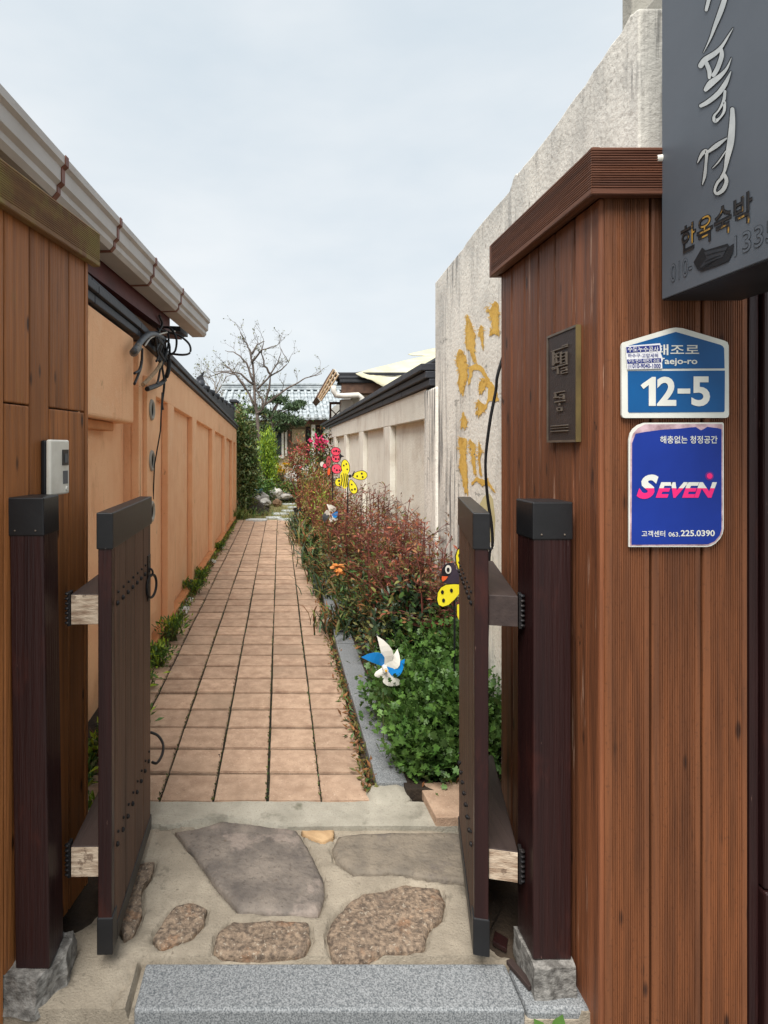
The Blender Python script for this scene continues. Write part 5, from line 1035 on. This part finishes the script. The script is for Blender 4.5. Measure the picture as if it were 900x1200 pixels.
WL = ['green weed tuft at the brick corner behind the left gate leaf', 'green weed just beyond the cable loop', 'low weed patch between gate leaf and orange wall', 'leafy weed patch at the near wall foot', 'weed patch at the wall foot before the pale stone', 'biggest bright green weed at the wall foot by the pale stone', 'weed tuft beyond the pale flat stone', 'small weed tuft halfway down the wall', 'far weed tuft at the wall foot']
for i, ((x, y), h, r) in enumerate(WD): shrub('weed', WL[i], 'weed', (x, y, .0), h*.8, r*.95, 330, 'lance', .045, ['leaf_green', 'leaf_lime', 'leaf_mid'], 'greenstem', 14, 'weeds along the foot of the orange wall', base=.15, up=.9)
shrub('weed', 'bright green weed in the gap behind the left gate post', 'weed', (-.80, 2.42, -.03), .2, .08, 110, 'lance', .06, ['leaf_lime', 'leaf_green'], 'greenstem', 10, base=.15, up=1)
dw = thing('step_weed', 'small broad leaved weed sprouting at the right end of the granite step', 'weed', (.715, 1.615, -.11))
g = G(); c = Vector((.715, 1.612, -.115)); g.tube([c, c+Vector((0, 0, .04))], .003, 5); g.make('stem', 'greenstem', dw)
for az, e, l in ((2.6, .95, .075), (.5, 1.1, .085), (3.4, .35, .04), (-.3, .3, .045), (1.6, .5, .05), (4.7, .4, .04), (-1.0, .35, .04)):
    leafcloud('leaf', 'oval', [tuple(c+Vector((0, 0, .035)))], [(math.cos(az)*math.cos(e), math.sin(az)*math.cos(e)*.6-.1, math.sin(e))], [(0, -1, .6)], l, 'leaf_green', dw, kind=None)
# orange flower
of = thing('orange_flower', 'single small orange flower among olive leaves by the kerb', 'flower', tuple(P(396, 680, 4.45)))
G().tube([P(398, 690, 4.5), P(396, 665, 4.42)], .004, 5).make('stem', 'greenstem', of); n = 16; leafcloud('petals', 'petal', np.tile(np.array(P(396, 665, 4.4)), (n, 1))+rng.normal(size=(n, 3))*.012, rdir(n), rdir(n), .05, 'orange_fl', of)

# ---------------------------------------------------------------- garden spinners and decorations
def film(parent, name, pts, o, d, m, dy=0.0, th=.003):
    """A flat film shape standing upright at depth d; pts are offsets in the photo's pixels."""
    return G().prism([P(o[0]+a, o[1]+b, d)+Vector((0, dy, 0)) for a, b in pts], (0, th, 0)).make(name, m, parent)
def ell(cx, cy, rx, ry_, rot=0, n=18, egg=0.0):
    c, s = math.cos(rot), math.sin(rot); out = []
    for k in range(n):
        a = k*2*math.pi/n; x, y = rx*math.cos(a), ry_*math.sin(a)*(1+egg*math.cos(a)); out.append((cx+x*c-y*s, cy+x*s+y*c))
    return out
def wing(t, o, d, cx, cy, rx, ry_, rot, m, spots, dy, k, n='wing', egg=.0):
    w = film(t, n, ell(cx, cy, rx+.7, ry_+.7, rot, egg=egg), o, d, 'deco_black', dy+.001); film(t, n, ell(cx, cy, rx, ry_, rot, egg=egg), o, d, m, dy-.001)
    for a, b, r in spots: film(w, 'spot', ell(a, b, r, r*1.15), o, d, 'deco_black', dy-.0025, .001)
d = 5.4; o = (370, 500)                                  # yellow bee; coordinates in the crop /10
be = thing('bee_spinner', 'yellow and black striped bee garden spinner with spotted wings', 'garden ornament', (P(408, 0, d).x, d, .04))
G().tube([(P(408, 0, d).x, d+.03, .04), P(408, 560, d)+Vector((0, .03, 0))], .006, 6).make('stick', 'dark_plastic', be)
wing(be, o, d, 35, 47.5, 4.6, 8.6, -.12, 'deco_yellow', [(33,45.5,.9),(36,43.8,.9),(37,50,.9)], .012, 0)
wing(be, o, d, 51.5, 57.2, 8.6, 4.9, -.05, 'deco_yellow', [(48.5,58,1),(54,55,1.1),(55,59,1.1)], .004, 1, egg=.3)
wing(be, o, d, 43.5, 70.3, 8.4, 4.0, 1.25, 'deco_yellow', [(42.3,67.8,.9),(42.5,74,1.1),(46,73.2,1.1)], .008, 2, egg=.3)
wing(be, o, d, 27, 65.3, 3.9, 4.6, 0, 'deco_yellow', [(28,67.5,.9),(27.5,63.5,1.2)], .016, 3)
film(be, 'body', [(28.5,56),(31,51.5),(35,50.5),(38,54),(38.6,62),(37,70),(34,73),(31.5,71),(29,64)], o, d, 'deco_yellow', -.004)
for x in (30.2, 32.8, 35.2, 37.2): film(be, 'stripe', [(x-.5, 54+abs(x-34)*.6), (x+.4, 54+abs(x-34)*.6), (x+1.2, 62), (x+.2, 71-abs(x-34)*.7), (x-.7, 71-abs(x-34)*.7), (x+.1, 62)], o, d, 'deco_black', -.006, .001)
film(be, 'hub', ell(40, 58, 2, 2), o, d, 'deco_black', -.003); film(be, 'antenna', [(42,57),(45,52),(45.8,52),(44,57.5)], o, d, 'deco_black', -.002)
d = 6.4; pk = thing('ladybird_spinner', 'pink spotted ladybird garden spinner behind the yellow bee', 'garden ornament', (P(391, 0, d).x, d, .04))
G().tube([(P(390, 0, d).x, d+.03, .04), P(390, 545, d)+Vector((0, .03, 0))], .006, 6).make('stick', 'dark_plastic', pk)
wing(pk, o, d, 23.5, 29, 5.3, 4.6, .1, 'deco_pink', [(21.3,28.8,.9),(24,28.3,1.2),(27,29.3,.9)], 0, 0); wing(pk, o, d, 23.8, 37, 5.0, 4.6, .1, 'deco_pink', [(21,35.6,.9),(23.5,37.8,1.2),(26.5,38,.9)], .004, 1); wing(pk, o, d, 24.5, 49.5, 5.5, 5.4, .3, 'deco_pink', [(22,48.8,.8),(24.8,51,1.1),(28,51,.9),(26,42.5,.7)], .008, 2)
wing(pk, o, d, 15, 40.5, 2.7, 6.4, .08, 'coral', [(15.5,38,.8),(14.5,43,.7)], .004, 3); wing(pk, o, d, 15.5, 52.5, 1.7, 4.6, .1, 'deco_orange', [], .008, 4); wing(pk, o, d, 11, 46, 2.3, 2.5, 0, 'deco_pink', [], .01, 5)
film(pk, 'face', ell(7.5, 44, 2.4, 3), o, d, 'deco_white', .012); film(pk, 'hub', [(28.5,31),(30,33),(33.5,35),(30,36),(28,40),(27.5,35)], o, d, 'deco_black', -.002); film(pk, 'antenna', [(10,26),(13,31),(14,34),(12,33),(10.5,30)], o, d, 'deco_black', .01)
d = 3.0; o = (500, 620); s = 7.5
bb = thing('bird_spinner', 'dark bird shaped garden spinner with yellow spotted wings behind the right gate leaf', 'garden ornament', (P(536, 0, d).x, d, .04))
def sc(p): return [(a/s, b/s) for a, b in p]
G().tube([(P(534, 0, d).x, d+.02, .04), P(534, 690, d)+Vector((0, .02, 0))], .005, 6).make('stick', 'dark_plastic', bb)
film(bb, 'body', sc([(130,400),(135,350),(160,315),(200,295),(240,300),(260,350),(300,390),(420,420),(430,470),(300,480),(200,480),(150,475),(128,450)]), o, d, 'deco_purple', 0)
film(bb, 'head', sc([(128,440),(135,350),(165,312),(205,300),(215,340),(200,400),(185,420),(150,430)]), o, d, 'deco_black', -.002, .001)
film(bb, 'eye', ell(188/s, 354/s, 27/s, 38/s), o, d, 'deco_white', -.004, .001); film(bb, 'pupil', ell(186/s, 356/s, 13/s, 20/s), o, d, 'deco_black', -.006, .001)
film(bb, 'beak', sc([(133,412),(185,416),(170,440),(140,462),(130,440)]), o, d, 'deco_orange', -.004, .001)
for dy, e in ((.003, 1.07), (-.003, 1)):
    c = (190, 575); film(bb, 'wing', sc([(c[0]+(a-c[0])*e, c[1]+(b-c[1])*e) for a, b in [(295,487),(240,484),(170,490),(125,515),(98,560),(92,620),(105,665),(140,680),(190,665),(240,620),(290,560),(330,520)]]), o, d, 'deco_black' if dy > 0 else 'deco_yellow', dy, .001)
    c = (330, 270); film(bb, 'wing', sc([(c[0]+(a-c[0])*e, c[1]+(b-c[1])*e) for a, b in [(300,155),(270,190),(256,240),(262,300),(285,360),(330,400),(400,380),(430,280),(400,190),(350,150)]]), o, d, 'deco_black' if dy > 0 else 'deco_yellow', dy, .001)
for a, b in ((136,552),(215,538),(146,625),(288,232),(292,290)): film(bb, 'spot', ell(a/s, b/s, 13/s, 18/s), o, d, 'deco_black', -.0055, .001)
film(bb, 'tail', sc([(270,670),(300,660),(330,700),(320,790),(285,800),(270,760)]), o, d, 'deco_yellow', .004)
def pinwheel(label, c, d, r, blades_, tilt=0):
    t = thing('pinwheel', label, 'pinwheel', (P(c[0], 0, d).x, d, .04)); C = P(c[0], c[1], d)
    G().tube([(C.x, d+.02, .04), C+Vector((0, .02, 0))], .003, 6).make('stick', 'greenstem', t)
    for a, l, w, m in blades_:                            # curled blades of thin plastic
        g = G(); vs = []; n = 6
        for i in range(n+1):
            t_ = i/n; ww = w*r*math.sin(math.pi*t_**.75)**.8 if 0 < t_ < 1 else 0
            ax = Vector((math.cos(a), 0, math.sin(a))); sd_ = Vector((-math.sin(a), 0, math.cos(a)))
            m_ = C+ax*(l*r*t_)+Vector((0, -.012*math.sin(math.pi*t_), 0)); vs += [m_, m_-sd_*ww*1.25+Vector((0, -.25*ww, 0))]
        g.add(vs, [(2*i, 2*i+2, 2*i+3, 2*i+1) for i in range(n)]); ob = g.make('blade', m, t); k = ob.modifiers.new('thick', 'SOLIDIFY'); k.thickness = .0015
    G().tube([C+Vector((0, -.055, 0)), C+Vector((0, .01, 0))], .012, 12).make('hub', 'deco_white', t); G().tube([C+Vector((0, -.062, 0)), C+Vector((0, -.056, 0))], .005, 8).make('pin', 'yellow_fl', t)
pinwheel('white and bright blue pinwheel among green leaves near the kerb', (450, 781), 3.0, .115, [(1.80, 1.35, .40, 'deco_white'), (2.75, 1.05, .42, 'deco_blue'), (.35, .95, .42, 'deco_blue'), (-.70, 1.1, .42, 'deco_white'), (.92, .95, .36, 'deco_white'), (-1.35, .5, .4, 'deco_white')])
pinwheel('faded white pinwheel deep in the brown shrubs', (387, 603), 6.1, .085, [(1.9, 1.3, .7, 'deco_white'), (-.5, 1.1, .6, 'deco_white'), (-2.2, 1.2, .6, 'hosegrey'), (.5, 1.0, .5, 'deco_blue'), (3.3, .8, .5, 'deco_white')])
